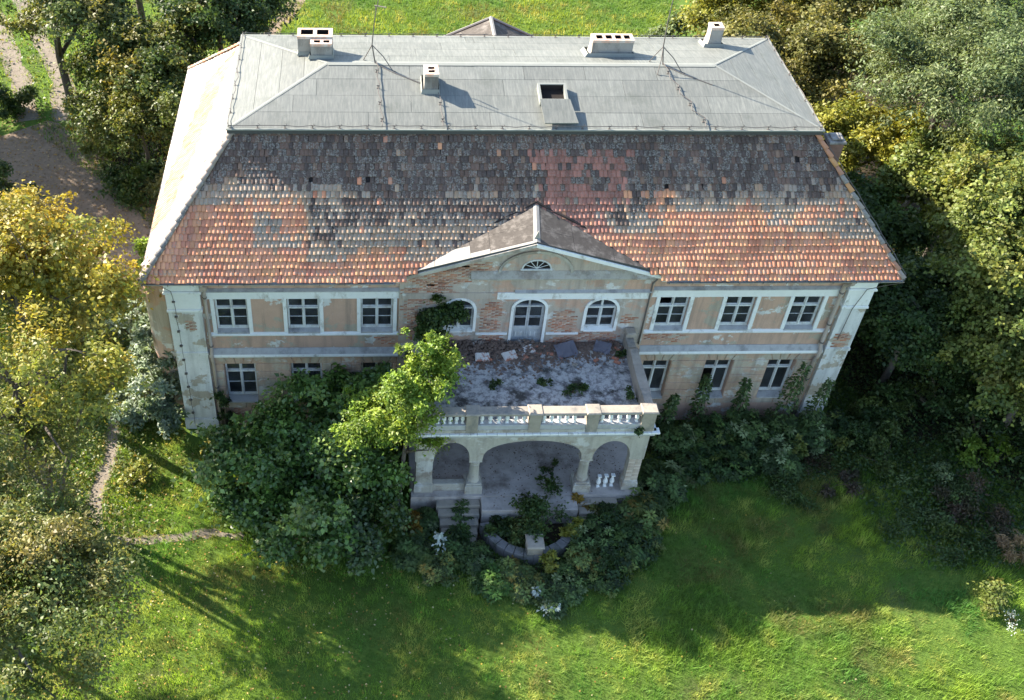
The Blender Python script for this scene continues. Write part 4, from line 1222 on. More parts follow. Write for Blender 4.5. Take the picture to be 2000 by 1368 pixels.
# ================================================================== PORCH AND TERRACE
PX0, PX1, PY, PZ, DZ = -3.85, 4.22, -4.20, .85, 4.25
def arch_panel(mb, x0, x1, z0, z1, holes, ya, yb):
    for (y) in (ya, yb):
        xs = sorted({x0, x1, *[h[0] for h in holes], *[h[1] for h in holes]})
        for i in range(len(xs)-1):
            cx = (xs[i]+xs[i+1])/2; hh = [h for h in holes if h[0] < cx < h[1]]
            if not hh: mb.face([(xs[i],y,z0),(xs[i+1],y,z0),(xs[i+1],y,z1),(xs[i],y,z1)])
            else:
                a, b, sp, ap, pw = hh[0]; n = 16; m = (a+b)/2; r = (b-a)/2
                f = lambda t: (m-r*cos(t), sp+(ap-sp)*(sin(t)**pw))
                P = [f(pi*k/n) for k in range(n+1)]
                for k in range(n):
                    mb.face([(P[k][0],y,P[k][1]),(P[k+1][0],y,P[k+1][1]),(P[k+1][0],y,z1),(P[k][0],y,z1)])
                    if y == ya: mb.face([(P[k][0],ya,P[k][1]),(P[k][0],yb,P[k][1]),(P[k+1][0],yb,P[k+1][1]),(P[k+1][0],ya,P[k+1][1])])
    xs = sorted({x0, x1, *[h[0] for h in holes], *[h[1] for h in holes]})
    for i in range(len(xs)-1):
        cx = (xs[i]+xs[i+1])/2
        if not any(h[0] < cx < h[1] for h in holes): mb.face([(xs[i],ya,z0),(xs[i],yb,z0),(xs[i+1],yb,z0),(xs[i+1],ya,z0)])
    mb.face([(x0,yb,z0),(x0,ya,z0),(x0,ya,z1),(x0,yb,z1)]); mb.face([(x1,ya,z0),(x1,yb,z0),(x1,yb,z1),(x1,ya,z1)])
HA = [(-1.50, 2.0, 2.55, 3.56, .72), (2.38, 3.70, 2.55, 3.50, .9), (-3.20, -1.94, 2.55, 3.50, .9)]
mb = MB(); arch_panel(mb, PX0, PX1, 2.52, 3.98, HA, PY, PY+.36)
arcade = mb.build('arcade', M['limewash'], house); arcade['label'] = 'three arched porch front with wide middle arch'
mb = MB(); mb.box(PX0+.02, PX0+.34, PY+.362, -.12, 3.3, 3.98); mb.box(PX1-.34, PX1-.02, PY+.362, -.12, 3.3, 3.98); mb.build('side_beam', M['limewash'], house)
def pier(x0, x1, y0, y1, z0, z1, lab=None, mat='limewash'):
    mb = MB(); mb.bbox(x0, x1, y0, y1, z0, z1, .012); p = mb.build('pier', M[mat], house)
    if lab: p['label'] = lab
    mb = MB(); mb.bbox(x0-.05, x1+.05, y0-.05, y1+.05, z0-.01, z0+.42, .03); mb.bbox(x0-.025, x1+.025, y0-.025, y1+.025, z0+.421, z0+.5, .02); mb.build('plinth', M['limewash'], p)
    return p
pier(-3.80, -3.22, PY+.01, PY+.35, PZ, 2.519, 'square porch pier beside the leafy tree')
pr_ = pier(3.72, 4.18, PY+.02, PY+.35, PZ, 2.519, 'pale brick porch pier at the right corner')
pier(3.80, 4.18, -.62, -.12, PZ, 3.29); pier(-3.8, -3.42, -.62, -.12, PZ, 3.29)
pb = []
for k in range(8):
    mb = MB(); mb.bbox(-.108,.108,-.012,.01,-.031,.031,.004); me = mb.mesh('brick', M['brick']); s = random.uniform(.8,1.15)
    c = random.choice([(.46,.38,.31),(.42,.33,.27),(.50,.43,.36)])
    a = me.attributes.new('col','FLOAT_COLOR','POINT'); a.data.foreach_set('color', np.tile([c[0]*s,c[1]*s,c[2]*s,.7],(len(me.vertices),1)).astype(np.float32).ravel()); pb.append(me)
z = PZ+.56; j = 0
while z < 2.48:
    for k in range(2):
        o = obj('brick', random.choice(pb), pr_); o.location = (3.72+.115+k*.23, PY+.02, z)
    o = obj('brick', random.choice(pb), pr_); o.location = (4.18, PY+.14+(.08 if j % 2 else 0), z); o.rotation_euler = (0,0,pi/2)
    z += .076; j += 1
def column(x, lab):
    y = PY+.18
    mb = MB(); mb.lathe([(.225,PZ+.52),(.235,PZ+.57),(.20,PZ+.62),(.19,PZ+.66),(.185,1.75),(.165,2.2),(.175,2.22),(.175,2.26),(.165,2.27),(.165,2.34),(.21,2.40),(.22,2.44)], x, y, 18)
    c = mb.build('column', M['limewash'], house, True); c['label'] = lab
    mb = MB(); mb.bbox(x-.31,x+.31,y-.31,y+.31,PZ-.01,PZ+.43,.02); mb.bbox(x-.27,x+.27,y-.27,y+.27,PZ+.431,PZ+.52,.02); mb.build('pedestal', M['limewash'], c)
    mb = MB(); mb.bbox(x-.23,x+.23,y-.19,y+.19,2.44,2.518,.02); mb.build('capital', M['limewash'], c)
column(-1.72, 'round porch column left of the wide arch'); column(2.19, 'round porch column right of the wide arch')
mb = MB(); mb.box(PX0-.03, PX1+.03, PY-.12, -.11, 3.98, DZ); terr = mb.build('terrace', M['limewash'], house)
mb = MB(); n = 40
for i in range(n):
    for j in range(22):
        x0 = PX0+.28+(PX1-PX0-.56)*i/n; x1 = PX0+.28+(PX1-PX0-.56)*(i+1)/n; y0 = PY+.30+(-.115-PY-.30)*j/22; y1 = PY+.30+(-.115-PY-.30)*(j+1)/22
        h = lambda x, y: DZ+.004+.05*float(fbm(x*1.3+20, y*1.3+20))*(1 if y > -3.8 else .3) + (.10*max(0,(y+1.3))*float(vnoise(x*2+40,y*2)) if y > -1.3 else 0)
        mb.face([(x0,y0,h(x0,y0)),(x1,y0,h(x1,y0)),(x1,y1,h(x1,y1)),(x0,y1,h(x0,y1))])
mb.build('terrace_floor', M['deck'], terr)
# ledge stones along the edge
x = PX0-.14; k = 0
while x < PX1+.1:
    w = random.uniform(.27,.36); mb = MB(); mb.bbox(x, x+w-.012, PY-.20, PY+.06, 4.02+random.uniform(-.006,.006), 4.10, .012)
    mb.build('ledge_stone', M['white'], terr); x += w
y = PY-.1
while y < -.45:
    w = random.uniform(.3,.4); mb = MB(); mb.bbox(PX1-.02, PX1+.16, y, y+w-.012, 4.02, 4.10, .012); mb.build('ledge_stone', M['white'], terr); y += w
mb = MB(); mb.box(PX0-.10, PX1+.10, PY-.145, PY-.121, 3.90, 4.019); mb.build('edge_moulding', M['ledge'], terr)
# balustrade
YB = PY+.05
mb = MB(); mb.bbox(PX0, PX1, YB-.15, YB+.15, 4.10, 4.46, .02)
bal = mb.build('balustrade', M['ledge'], house); bal['label'] = 'weathered stone balustrade along the terrace edge'
posts = [-3.66, -2.0, .12, 2.08, 3.98]
for i, xp in enumerate(posts):
    mb = MB(); w = .20 if i < 4 else .23; top = 5.08 if i < 4 else 5.10
    mb.bbox(xp-w, xp+w, YB-.19, YB+.19, 4.11, 4.98, .02); mb.bbox(xp-w-.05, xp+w+.05, YB-.25, YB+.25, 4.981, top, .035)
    mb.build('post', M['stone'], bal)
bprof = [(.055,0),(.055,.04),(.035,.06),(.045,.10),(.075,.17),(.078,.21),(.055,.29),(.034,.36),(.032,.41),(.05,.43),(.05,.46)]
mb = MB(); mb.lathe(bprof, 0, 0, 10); mb.box(-.06,.06,-.06,.06,-.005,.02); mb.box(-.06,.06,-.06,.06,.445,.475)
balm = mb.mesh('baluster', M['white'], False)
for i in range(4):
    a, b = posts[i]+.20, posts[i+1]-.20; n = (6,6,6,5)[i]
    mb = MB(); mb.bbox(a+.002, b-.002, YB-.20, YB+.20, 4.93, 5.05, .03)
    for q in range(len(mb.v)): v = mb.v[q]; mb.v[q] = (v[0], v[1], v[2] + .012*sin(v[0]*9))
    mb.build('handrail', M['stone'], bal)
    for k in range(n):
        if (i, k) in ((2,5),): continue
        o = obj('baluster', balm, bal); o.location = (a+(b-a)*(k+.5)/n, YB, 4.455)
        if (i, k) == (1,2): o.rotation_euler = (0, .05, 0)
# rough side parapets
def parapet(x0, x1, ys, lab):
    mb = MB(); n = 16
    for i in range(n):
        ya = ys[0]+(ys[1]-ys[0])*i/n; yb = ys[0]+(ys[1]-ys[0])*(i+1)/n
        f = lambda y: 4.80+.18*float(fbm(y*1.6+4, 3)) - (.10 if y > -1 else 0)
        w = lambda y: .05*(float(vnoise(y*3, 8))-.5)
        a0, a1 = x0+w(ya), x1+w(ya+9); b0, b1 = x0+w(yb), x1+w(yb+9)
        mb.face([(a0,ya,f(ya)),(a1,ya,f(ya)+.02),(b1,yb,f(yb)+.02),(b0,yb,f(yb))])
        mb.face([(b0,yb,4.1),(a0,ya,4.1),(a0,ya,f(ya)),(b0,yb,f(yb))]); mb.face([(a1,ya,4.1),(b1,yb,4.1),(b1,yb,f(yb)+.02),(a1,ya,f(ya)+.02)])
    mb.face([(x0,ys[0],4.1),(x1,ys[0],4.1),(x1,ys[0],4.9),(x0,ys[0],4.9)])
    p = mb.build('parapet', M['stone'], house); p['label'] = lab
parapet(3.92, 4.22, (YB+.26,-.12), 'crumbling side parapet right of the terrace'); parapet(-3.85, -3.55, (YB+.26,-.12), 'side parapet behind the leafy tree')
mb = MB(); mb.bbox(3.90, 4.26, -.5, -.13, 4.9, 5.12, .04); mb.build('parapet_end', M['stone'], house)
# porch floor and stairs
mb = MB(); mb.box(PX0-.1, PX1+.1, PY-.22, -.11, 0, PZ)
pf = mb.build('porch_floor', M['porchfloor'], house)
mb = MB(); mb.bbox(-1.45, 2.0, -5.05, PY-.222, .0, PZ-.03, .02); mb.build('landing', M['porchfloor'], pf)
mb = MB(); mb.bbox(-3.18, -2.02, PY+.05, PY+.30, PZ-.005, PZ+.38, .02); mb.build('low_wall', M['limewash'], pf)
for k in range(3):
    o = obj('baluster', balm, pf); o.location = (2.86+k*.25, -4.02+.02*k, PZ+.01); o.scale = (1.15,1.15,1.2)
for sx in (-1, 1):
    for i in range(5):
        x0 = (-3.05, -1.46)[0] if sx < 0 else 2.02; x1 = -1.47 if sx < 0 else 3.5
        y0 = PY-.222-.30*(i+1)-.01*i; zt = PZ-.14*(i+1)
        mb = MB(); mb.bbox(x0+.05*i, x1-.05*i, y0, y0+.30, 0, zt+random.uniform(-.015,.015), .02); mb.build('step', M['stone'], pf)

# curved retaining wall with pedestal in front of the porch
rw = empty('retaining_wall', (.25, -6.5, 0), 'low curved stone wall around the planting bed before the porch', 'wall')
ac = (.22, -5.05)
for k in range(14):
    t0 = radians(190 + 160*k/14) ; t1 = radians(190 + 160*(k+1)/14 - .5); zt = .52+random.uniform(-.02,.02)
    mb = MB(); P = []
    for (r, t) in ((1.44,t0),(1.78,t0),(1.78,t1),(1.44,t1)): P.append((ac[0]+r*cos(t)-.25, ac[1]+r*sin(t)+6.5))
    mb.prism_z(P, -.02, zt, .02); mb.build('stone', M['darkstone'], rw)
pd = MB(); pd.bbox(-.26,.26,-.27,.27,-.02,.86,.03); p_ = pd.build('pedestal_block', M['stone'], rw)
pd = MB(); pd.bbox(-.31,.31,-.32,.32,.861,.97,.04); pd.build('pedestal_cap', M['stone'], rw)

# ---------- rubble on the terrace
def chunk(name, x, y, z, s, mat, label, cat, group=None, rot=None):
    mb = MB(); mb.bbox(-s[0]/2, s[0]/2, -s[1]/2, s[1]/2, 0, s[2], min(s)*.22)
    for i in range(len(mb.v)):
        v = mb.v[i]; mb.v[i] = tuple(v[k]*random.uniform(.86,1.12) for k in range(3))
    o = mb.build(name, mat); o.location = (x, y, z); o.rotation_euler = rot or (random.uniform(-.25,.25), random.uniform(-.25,.25), random.uniform(0,3))
    return tag(o, label, cat, group)
M['loosebrick'] = mat_plain('loose_brick', (.40,.17,.11), .9, .35, 10, .2, stain=(.5,.44,.38), stain_thr=(.5,.6))
M['slabpiece'] = mat_plain('plaster_slab', (.58,.55,.51), .9, .2, 6, .2, stain=(.36,.15,.10), stain_thr=(.50,.56))
for (x, y, lab) in ((-.33,-.82,'broken plaster slab with red stain, nearest the middle of the terrace rubble'),(.32,-.55,'broken plaster slab leaning below the balcony door'),(-1.35,-.88,'broken plaster slab lying beside the ivy')):
    chunk('plaster_slab', x, y, DZ+.10, (.52,.36,.09), M['slabpiece'], lab, 'rubble', 'plaster slabs', (.25, random.uniform(-.2,.2), random.uniform(-.3,.4)))
for k in range(46):
    x = random.uniform(-3.3,3.7); y = -.25 - abs(random.gauss(0,.42))
    if x > 1.2 and random.random() < .5: continue
    chunk('loose_brick', x, y, DZ+.04+.05*random.random(), (.24,.12,.07), M['loosebrick'], 'loose broken red brick in the rubble on the terrace', 'brick', 'loose bricks on the terrace')
for k in range(60):
    x = random.uniform(-3.4,3.8); y = -.2 - abs(random.gauss(0,.5)); s = random.uniform(.08,.24)
    chunk('plaster_lump', x, y, DZ+.03, (s,s*.8,s*.4), random.choice([M['limewash'],M['ledge'],M['stone']]), 'grey lump of fallen plaster in the rubble on the terrace', 'rubble', 'plaster lumps on the terrace')
V = []; F = []
for k in range(3600):
    x = random.uniform(-3.4,3.85); y = -.15-abs(random.gauss(0,.62 if x < .8 else .42)); s = random.uniform(.02,.075)
    if y < -3.7: continue
    z = DZ+.02+(.26 if x < .6 else .12)*max(0,y+1.3)*random.random(); n = len(V)
    P = np.array([(-1,-1,0),(1,-1,0),(1,1,0),(-1,1,0),(0,0,1.1)])*s*np.random.default_rng(k).uniform(.6,1.3,(5,3)); t = random.random()*6
    for p in P: V.append((x+p[0]*cos(t)-p[1]*sin(t), y+p[0]*sin(t)+p[1]*cos(t), z+p[2]))
    F += [(n,n+1,n+4),(n+1,n+2,n+4),(n+2,n+3,n+4),(n+3,n,n+4)]
tag(obj('rubble', np_mesh('rubble', V, F, mat_plain('small_rubble',(.17,.12,.095),.95,.55,2.5,.1,stain=(.42,.39,.36),stain_thr=(.56,.64)))), 'small crushed rubble along the wall on the terrace', 'rubble', kind='stuff')
V = []; F = []
for k in range(1400):
    x = random.uniform(-3.6,3.9); y = random.uniform(-4.9,-1.2); s_ = random.uniform(.006,.024)
    if y < -4.4 and not -1.4 < x < 1.9: continue
    if vnoise(x*1.3+3, y*1.3+7) < .3+.5*random.random(): continue
    n = len(V); z = PZ + .002 - (.03 if y < -4.42 else 0); t = random.random()*6
    for p in np.array([(-1,-1,0),(1,-1,0),(1,1,0),(-1,1,0),(0,0,1)])*s_: V.append((x+p[0]*cos(t)-p[1]*sin(t), y+p[0]*sin(t)+p[1]*cos(t), z+p[2]))
    F += [(n,n+1,n+4),(n+1,n+2,n+4),(n+2,n+3,n+4),(n+3,n,n+4)]
tag(obj('porch_debris', np_mesh('porch_debris', V, F, mat_plain('porch_debris_dirt',(.16,.12,.10),.95,.6,3))), 'crumbs of plaster and dirt on the porch floor', 'rubble', kind='stuff')
for i,(x,y,w,h,r) in enumerate(((1.75,-.62,.8,.55,.3),(3.1,-.5,.6,.4,-.4))):
    mb = MB()
    for a in range(6):
        for b in range(4):
            q = []
            for (aa,bb) in ((a,b),(a+1,b),(a+1,b+1),(a,b+1)):
                u = (aa/6-.5)*w; v = (bb/4-.5)*h; q.append((u*cos(r)-v*sin(r), u*sin(r)+v*cos(r), .03+.10*float(vnoise(aa*.8+i*9,bb*.8))+bb*.05))
            mb.face(q)
    o = mb.build('felt_scrap', mat_plain('torn_felt',(.13,.125,.15),.8,.3,4)); o.location = (x,y,DZ+.05)
    tag(o, ('larger' if i == 0 else 'smaller')+' torn sheet of dark felt lying against the wall on the terrace', 'felt')

# ================================================================== VEGETATION
PAL = dict(
 maple=[((.44,.33,.045),3),((.38,.31,.045),3),((.46,.27,.04),1),((.27,.26,.04),4),((.15,.18,.035),4)],
 ygreen=[((.27,.29,.05),3),((.40,.34,.06),3),((.18,.22,.045),3),((.12,.155,.035),2),((.42,.28,.05),1)],
 olive=[((.12,.17,.05),3),((.16,.20,.055),3),((.085,.125,.04),3),((.22,.21,.055),2),((.27,.20,.05),1)],
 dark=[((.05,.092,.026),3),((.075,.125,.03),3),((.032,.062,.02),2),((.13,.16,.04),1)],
 mixed=[((.065,.11,.03),3),((.115,.155,.036),3),((.20,.20,.04),2),((.28,.21,.04),1)],
 acacia=[((.13,.18,.075),3),((.17,.21,.09),3),((.10,.15,.06),2),((.20,.22,.08),1)],
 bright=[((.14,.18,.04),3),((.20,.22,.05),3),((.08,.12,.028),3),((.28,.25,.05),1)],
 walnut=[((.20,.31,.035),3),((.30,.38,.05),3),((.12,.20,.03),3)],
 brown=[((.18,.17,.05),3),((.15,.16,.045),3),((.24,.20,.06),2),((.10,.12,.035),3)],
 yellow=[((.26,.25,.035),3),((.20,.21,.035),3),((.13,.16,.03),2),((.34,.28,.035),1)],
 lilac=[((.085,.165,.035),3),((.12,.21,.042),3),((.055,.115,.026),2),((.21,.29,.08),1)],
 elder=[((.075,.125,.038),3),((.11,.165,.05),3),((.048,.082,.028),2),((.22,.27,.13),1)],  # palest tone paints highlights on some leaves
 pale=[((.34,.40,.32),3),((.26,.33,.24),3),((.14,.20,.10),3),((.07,.12,.04),2)],
 white=[((.55,.60,.58),4),((.35,.42,.38),1)],
 orange=[((.34,.16,.03),3),((.28,.20,.03),2),((.14,.13,.03),2)],
 bluish=[((.10,.16,.09),3),((.13,.19,.11),3),((.07,.11,.06),2)],
 straw=[((.34,.24,.13),3),((.26,.18,.10),2),((.18,.13,.08),2)],
 russet=[((.11,.07,.045),3),((.08,.06,.04),2),((.06,.07,.03),2)],
)
def pick(pal, n):
    c = np.array([p[0] for p in PAL[pal]]); w = np.array([p[1] for p in PAL[pal]], float); w /= w.sum()
    return c[rng.choice(len(c), n, p=w)]
def unit(v): return v/np.maximum(1e-9, np.linalg.norm(v, axis=-1, keepdims=True))
def leaf_mesh(name, P, Nrm, size, colr, mat, aspect=.55, D=None, fold=.12):
    n = len(P)
    if D is None: D = rng.normal(size=(n,3))
    D = unit(D - (D*Nrm).sum(1, keepdims=True)*Nrm); S = np.cross(Nrm, D)
    L = size[:,None]; W = L*aspect*.5
    mid = P + D*L*.42
    V = np.stack([P, mid - S*W + Nrm*L*fold, P + D*L - Nrm*L*.08, mid + S*W + Nrm*L*fold], 1).reshape(-1,3)
    F = (np.arange(n)*4)[:,None] + np.array([0,1,2,3])[None]
    C4 = np.concatenate([np.repeat(colr,4,axis=0), np.ones((n*4,1))], 1)
    return np_mesh(name, V, F, mat, C4)
def crown_points(lobes, nclump, per, crad, shell=.55):
    """boughs in the outer part of the lobes, clumps along each bough, leaves round each clump"""
    w = np.array([l[3]*l[4]+l[3]*l[5] for l in lobes]); w = w/w.sum()
    nb = max(6, nclump//11)
    idx = rng.choice(len(lobes), nb, p=w); Lb = np.array(lobes)[idx]
    d = unit(rng.normal(size=(nb,3))); low = d[:,2] < -.3; d[low,2] *= -1
    r = shell*.8 + (1.12-shell*.8)*rng.random(nb)**.7
    B = Lb[:,:3] + d*Lb[:,3:6]*r[:,None]
    bi = rng.integers(0, nb, nclump)
    br = (Lb[:,3]*rng.uniform(.22,.42,nb))[bi]
    off = rng.normal(size=(nclump,3))*np.array([1,1,.42])*br[:,None]*.75 + d[bi]*(rng.random(nclump)**2*br*1.6)[:,None]
    off[:,2] -= .35*np.linalg.norm(off[:,:2],axis=1)*rng.random(nclump)
    Cc = B[bi] + off
    out = unit(d[bi]*.6 + unit(off)*.5)
    rr = crad*rng.uniform(.35,1.1,nclump)
    g_ = rng.normal(size=(nclump,per,3))*np.array([1,1,.55])
    P = Cc[:,None] + g_*rr[:,None,None]*.5
    P[:,:,2] -= .12*(g_[:,:,0]**2+g_[:,:,1]**2)*rr[:,None]
    O = np.repeat(out[:,None], per, 1)
    crown_points.bi = bi; crown_points.nb = nb
    return P.reshape(-1,3), O.reshape(-1,3), np.repeat(np.arange(nclump), per), Cc
def foliage(name, lobes, nclump, per, crad, lsize, pal, mat='leaf', aspect=.55, shell=.55, upb=.55, par=None, origin=(0,0,0)):
    P, O, ci, Cc = crown_points(lobes, nclump, per, crad, shell)
    keep = rng.random(len(P)) < .97; P, O, ci = P[keep], O[keep], ci[keep]
    n = len(P)
    Nr = unit(O*.45 + np.array([0,0,upb]) + rng.normal(size=(n,3))*.55)
    bi = crown_points.bi; nb = crown_points.nb; cb = pick(pal, nb); cc = pick(pal, nclump); c2 = pick(pal, n)
    hs = rng.uniform(.7,1.3,(nclump,1))
    colr = (cb[bi][ci]*.42 + cc[ci]*.33 + c2*.25)*hs[ci]*rng.uniform(.78,1.22,(n,1))
    D = O*.6 + rng.normal(size=(n,3)) - np.array([0,0,.4])
    me = leaf_mesh(name, P, Nr, lsize*rng.uniform(.5,1.35,n), colr, M[mat], aspect, D)
    o = obj(name, me, par)
    return o, Cc
def limbs(name, base_r, trunk_pts, lobes, Cc, par, mat='bark', extra=26):
    mb = MB(); T = [Vector(p) for p in trunk_pts]; m = len(T)
    mb.tube(T, [base_r*1.25]+[base_r*(1-.5*i/(m-1)) for i in range(1,m)], 8)
    for l in lobes:
        s = T[random.randrange(max(1,m//2), m)]; e = Vector(l[:3]); q = (s+e)/2 + Vector((random.uniform(-.3,.3),random.uniform(-.3,.3),.25))
        mb.tube([s,q,e], [base_r*.45,base_r*.3,base_r*.14], 6)
    if len(Cc):
        for k in range(extra):
            e = Vector(Cc[random.randrange(len(Cc))]); l = min(lobes, key=lambda l: (Vector(l[:3])-e).length); s = Vector(l[:3])
            q = (s+e)/2 + Vector((random.uniform(-.2,.2),random.uniform(-.2,.2),random.uniform(-.1,.2)))
            mb.tube([s,q,e], [base_r*.16,base_r*.1,base_r*.05], 4)
    return mb.build(name, M[mat], par, True)
def tree(label, base, lobes, nclump, per, crad, lsize, pal, r=.2, group='trees around the manor', kind='tree', trunk=None, stems=1, shell=.5, mat='leaf', upb=.55, aspect=.55):
    """lobes are given in world coordinates"""
    t = empty(kind, base, label, 'tree', group)
    b = Vector(base); Lb = [(l[0]-b.x, l[1]-b.y, l[2]-b.z, *l[3:]) for l in lobes]
    o, Cc = foliage('crown', Lb, int(nclump*1.15), int(per*1.25), crad, lsize*.80, pal, mat, aspect, shell, upb, t)
    c = np.mean([l[:3] for l in Lb], axis=0); zl = min(l[2]-l[5]*.4 for l in Lb)
    if trunk: tp = trunk
    else: tp = [(0,0,-.1),(c[0]*.1+.08,c[1]*.1,zl*.4),(c[0]*.35,c[1]*.35-.06,zl*.85),(c[0]*.7,c[1]*.7,c[2]*.95)]
    limbs('trunk', r, tp, Lb, Cc, t)
    for k in range(stems-1):
        a = 2*pi*k/max(1,stems-1)+.4
        mb = MB(); e = Lb[k % len(Lb)]
        mb.tube([(.25*cos(a),.25*sin(a),-.1),(.45*cos(a)+e[0]*.2,.45*sin(a)+e[1]*.2,2.0),(.3*cos(a)+e[0]*.6,.3*sin(a)+e[1]*.6,4.2),(e[0],e[1],e[2])],[r*.8,r*.65,r*.45,r*.2],7)
        mb.build('stem', M['bark'], t, True)
    return t
def lobed(c, r, n, spread=.55, flat=.8):
    L = [(c[0], c[1], c[2], r*.66, r*.66, r*.66*flat)]
    for k in range(n):
        a = 2*pi*k/n + random.uniform(-.4,.4); e = random.uniform(-.35,.5); q = r*spread*random.uniform(.75,1.35)
        s = r*random.uniform(.28,.52)
        L.append((c[0]+q*cos(a)*cos(e), c[1]+q*sin(a)*cos(e), c[2]+q*sin(e)*1.1, s, s, s*flat))
    return L

# --- left side
tree('big golden yellow maple beside the left end of the house', (-18.2,1.2,0), lobed((-17.6,.5,7.6),3.5,11,.62), 660, 42, .62, .19, 'maple', .24, kind='maple_tree', upb=.6, aspect=.75)
tree('yellow green multi-stemmed tree by the footpath, its trunks throwing long shadows', (-16.5,-4.7,0), lobed((-16.2,-5.3,7.6),3.1,8,.75), 230, 32, .6, .20, 'ygreen', .17, kind='ash_tree', stems=6, shell=.35)
tree('thin dull green tree in the lower left corner', (-16.2,-13.2,0), lobed((-15.0,-12.9,6.6),3.2,10,.7), 760, 46, .6, .15, 'olive', .16, kind='ash_tree', shell=.35)
tree('olive leaved tree cut off by the lower left edge', (-18.8,-8.6,0), lobed((-17.0,-8.6,5.2),3.1,8,.75), 430, 44, .6, .155, 'olive', .16, kind='ash_tree', shell=.35)
tree('tall dark tree with a bare trunk beside the dirt track', (-20.9,22.3,0), lobed((-19.4,22.3,6.6),3.3,8), 520, 36, .7, .26, 'olive', .26, kind='oak_tree', trunk=[(0,0,-.1),(-.12,.05,2.0),(-.22,.1,3.8),(-.1,.1,5.6),(.9,.1,7.4)])
tree('dark green tree behind the left end of the roof', (-15.8,20.5,0), lobed((-15.9,19.6,5.0),3.5,8), 600, 40, .7, .25, 'mixed', .2, kind='oak_tree')
tree('dark green tree by the far track near the roof corner', (-13.0,23,0), lobed((-12.9,22.6,6.2),3.1,8), 480, 40, .7, .25, 'dark', .2, kind='oak_tree')
tree('small yellowing tree between the dark trees and the yard', (-16.4,17.6,0), lobed((-16.6,17.4,3.2),2.6,7), 380, 36, .55, .22, 'mixed', .13, kind='oak_tree')
tree('small tree close behind the left roof corner', (-13.7,18.2,0), lobed((-14.0,17.2,3.8),2.7,7), 380, 36, .6, .23, 'mixed', .14, kind='oak_tree')
tree('dark tree at the left edge beside the yard', (-27.0,18.5,0), lobed((-27.4,18.8,6.2),4.2,8), 460, 38, .7, .24, 'dark', .2, kind='oak_tree')
tree('dark tree at the left edge beyond the yellow maple', (-24.5,9.5,0), lobed((-25.0,9.5,5.2),3.3,7), 320, 38, .7, .24, 'mixed', .2, kind='oak_tree')
tree('dark tree at the top left beyond the track', (-32,25,0), lobed((-32,25,7),4.4,8), 400, 36, .9, .3, 'olive', .25, kind='oak_tree')
tree('dark tree at the top behind the tall bare trunk', (-18.5,31,0), lobed((-18.5,31,6.5),4.0,7), 380, 38, .9, .3, 'dark', .25, kind='oak_tree')
# --- right side
tree('pale grey green acacia at the upper right', (20.2,12.5,0), lobed((20.0,12.5,8.3),4.3,9), 760, 46, .75, .22, 'acacia', .25, kind='acacia_tree', aspect=.35)
tree('pale acacia at the right edge', (25,9,0), lobed((25,9,7.8),4.0,8), 460, 44, .75, .22, 'acacia', .25, kind='acacia_tree', aspect=.35)
tree('pale acacia in the top right corner', (23,18,0), lobed((22.6,17.5,8.6),4.2,8), 520, 44, .8, .24, 'acacia', .25, kind='acacia_tree', aspect=.35)
tree('yellow green bushy tree beside the right roof corner', (17.6,13.4,0), lobed((17.5,13.4,4.6),2.9,8), 620, 42, .6, .22, 'yellow', .17, kind='maple_tree')
tree('bright leafy maple at the right edge in sunlight', (19.6,2.6,0), lobed((19.5,2.6,6.9),3.7,10), 1100, 48, .62, .20, 'bright', .22, kind='maple_tree', aspect=.75)
tree('tall sunlit maple cut off by the right edge', (23,4,0), lobed((22.6,4,7.4),3.6,8), 600, 46, .65, .20, 'bright', .22, kind='maple_tree', aspect=.75)
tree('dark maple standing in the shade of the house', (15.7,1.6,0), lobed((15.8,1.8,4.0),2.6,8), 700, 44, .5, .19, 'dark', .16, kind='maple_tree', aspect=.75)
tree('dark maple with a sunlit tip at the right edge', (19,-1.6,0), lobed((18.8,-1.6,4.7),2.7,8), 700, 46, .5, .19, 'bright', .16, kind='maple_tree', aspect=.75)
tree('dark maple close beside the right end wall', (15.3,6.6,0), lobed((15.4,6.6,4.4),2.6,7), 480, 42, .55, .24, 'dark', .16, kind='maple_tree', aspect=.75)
tree('green maple between the shaded trees and the acacia', (19.8,8.4,0), lobed((19.8,8.4,5.2),2.9,7), 480, 42, .6, .24, 'bright', .18, kind='maple_tree', aspect=.7)
tree('brownish tree behind the right end of the roof', (14,20,0), lobed((14,19.8,5.4),3.0,8), 480, 40, .65, .24, 'brown', .17, kind='elm_tree', shell=.35)
tree('yellow brown tree right of the brownish one', (17.8,18.5,0), lobed((17.8,18.3,5.8),3.1,8), 480, 40, .65, .24, 'brown', .17, kind='elm_tree', shell=.35)
tree('yellowish tree at the top edge behind the right roof corner', (15.5,26,0), lobed((15.5,26,5.5),3.6,8), 460, 40, .75, .26, 'yellow', .17, kind='elm_tree')
tree('brown tree at the top edge among the acacias', (20.5,25,0), lobed((20.5,25,6.5),3.6,8), 420, 40, .75, .26, 'brown', .17, kind='elm_tree')
tree('dark low tree at the right edge in the shade', (21.5,-.6,0), lobed((21.2,-.8,2.8),2.5,7), 380, 42, .55, .24, 'dark', .14, kind='maple_tree', aspect=.75)

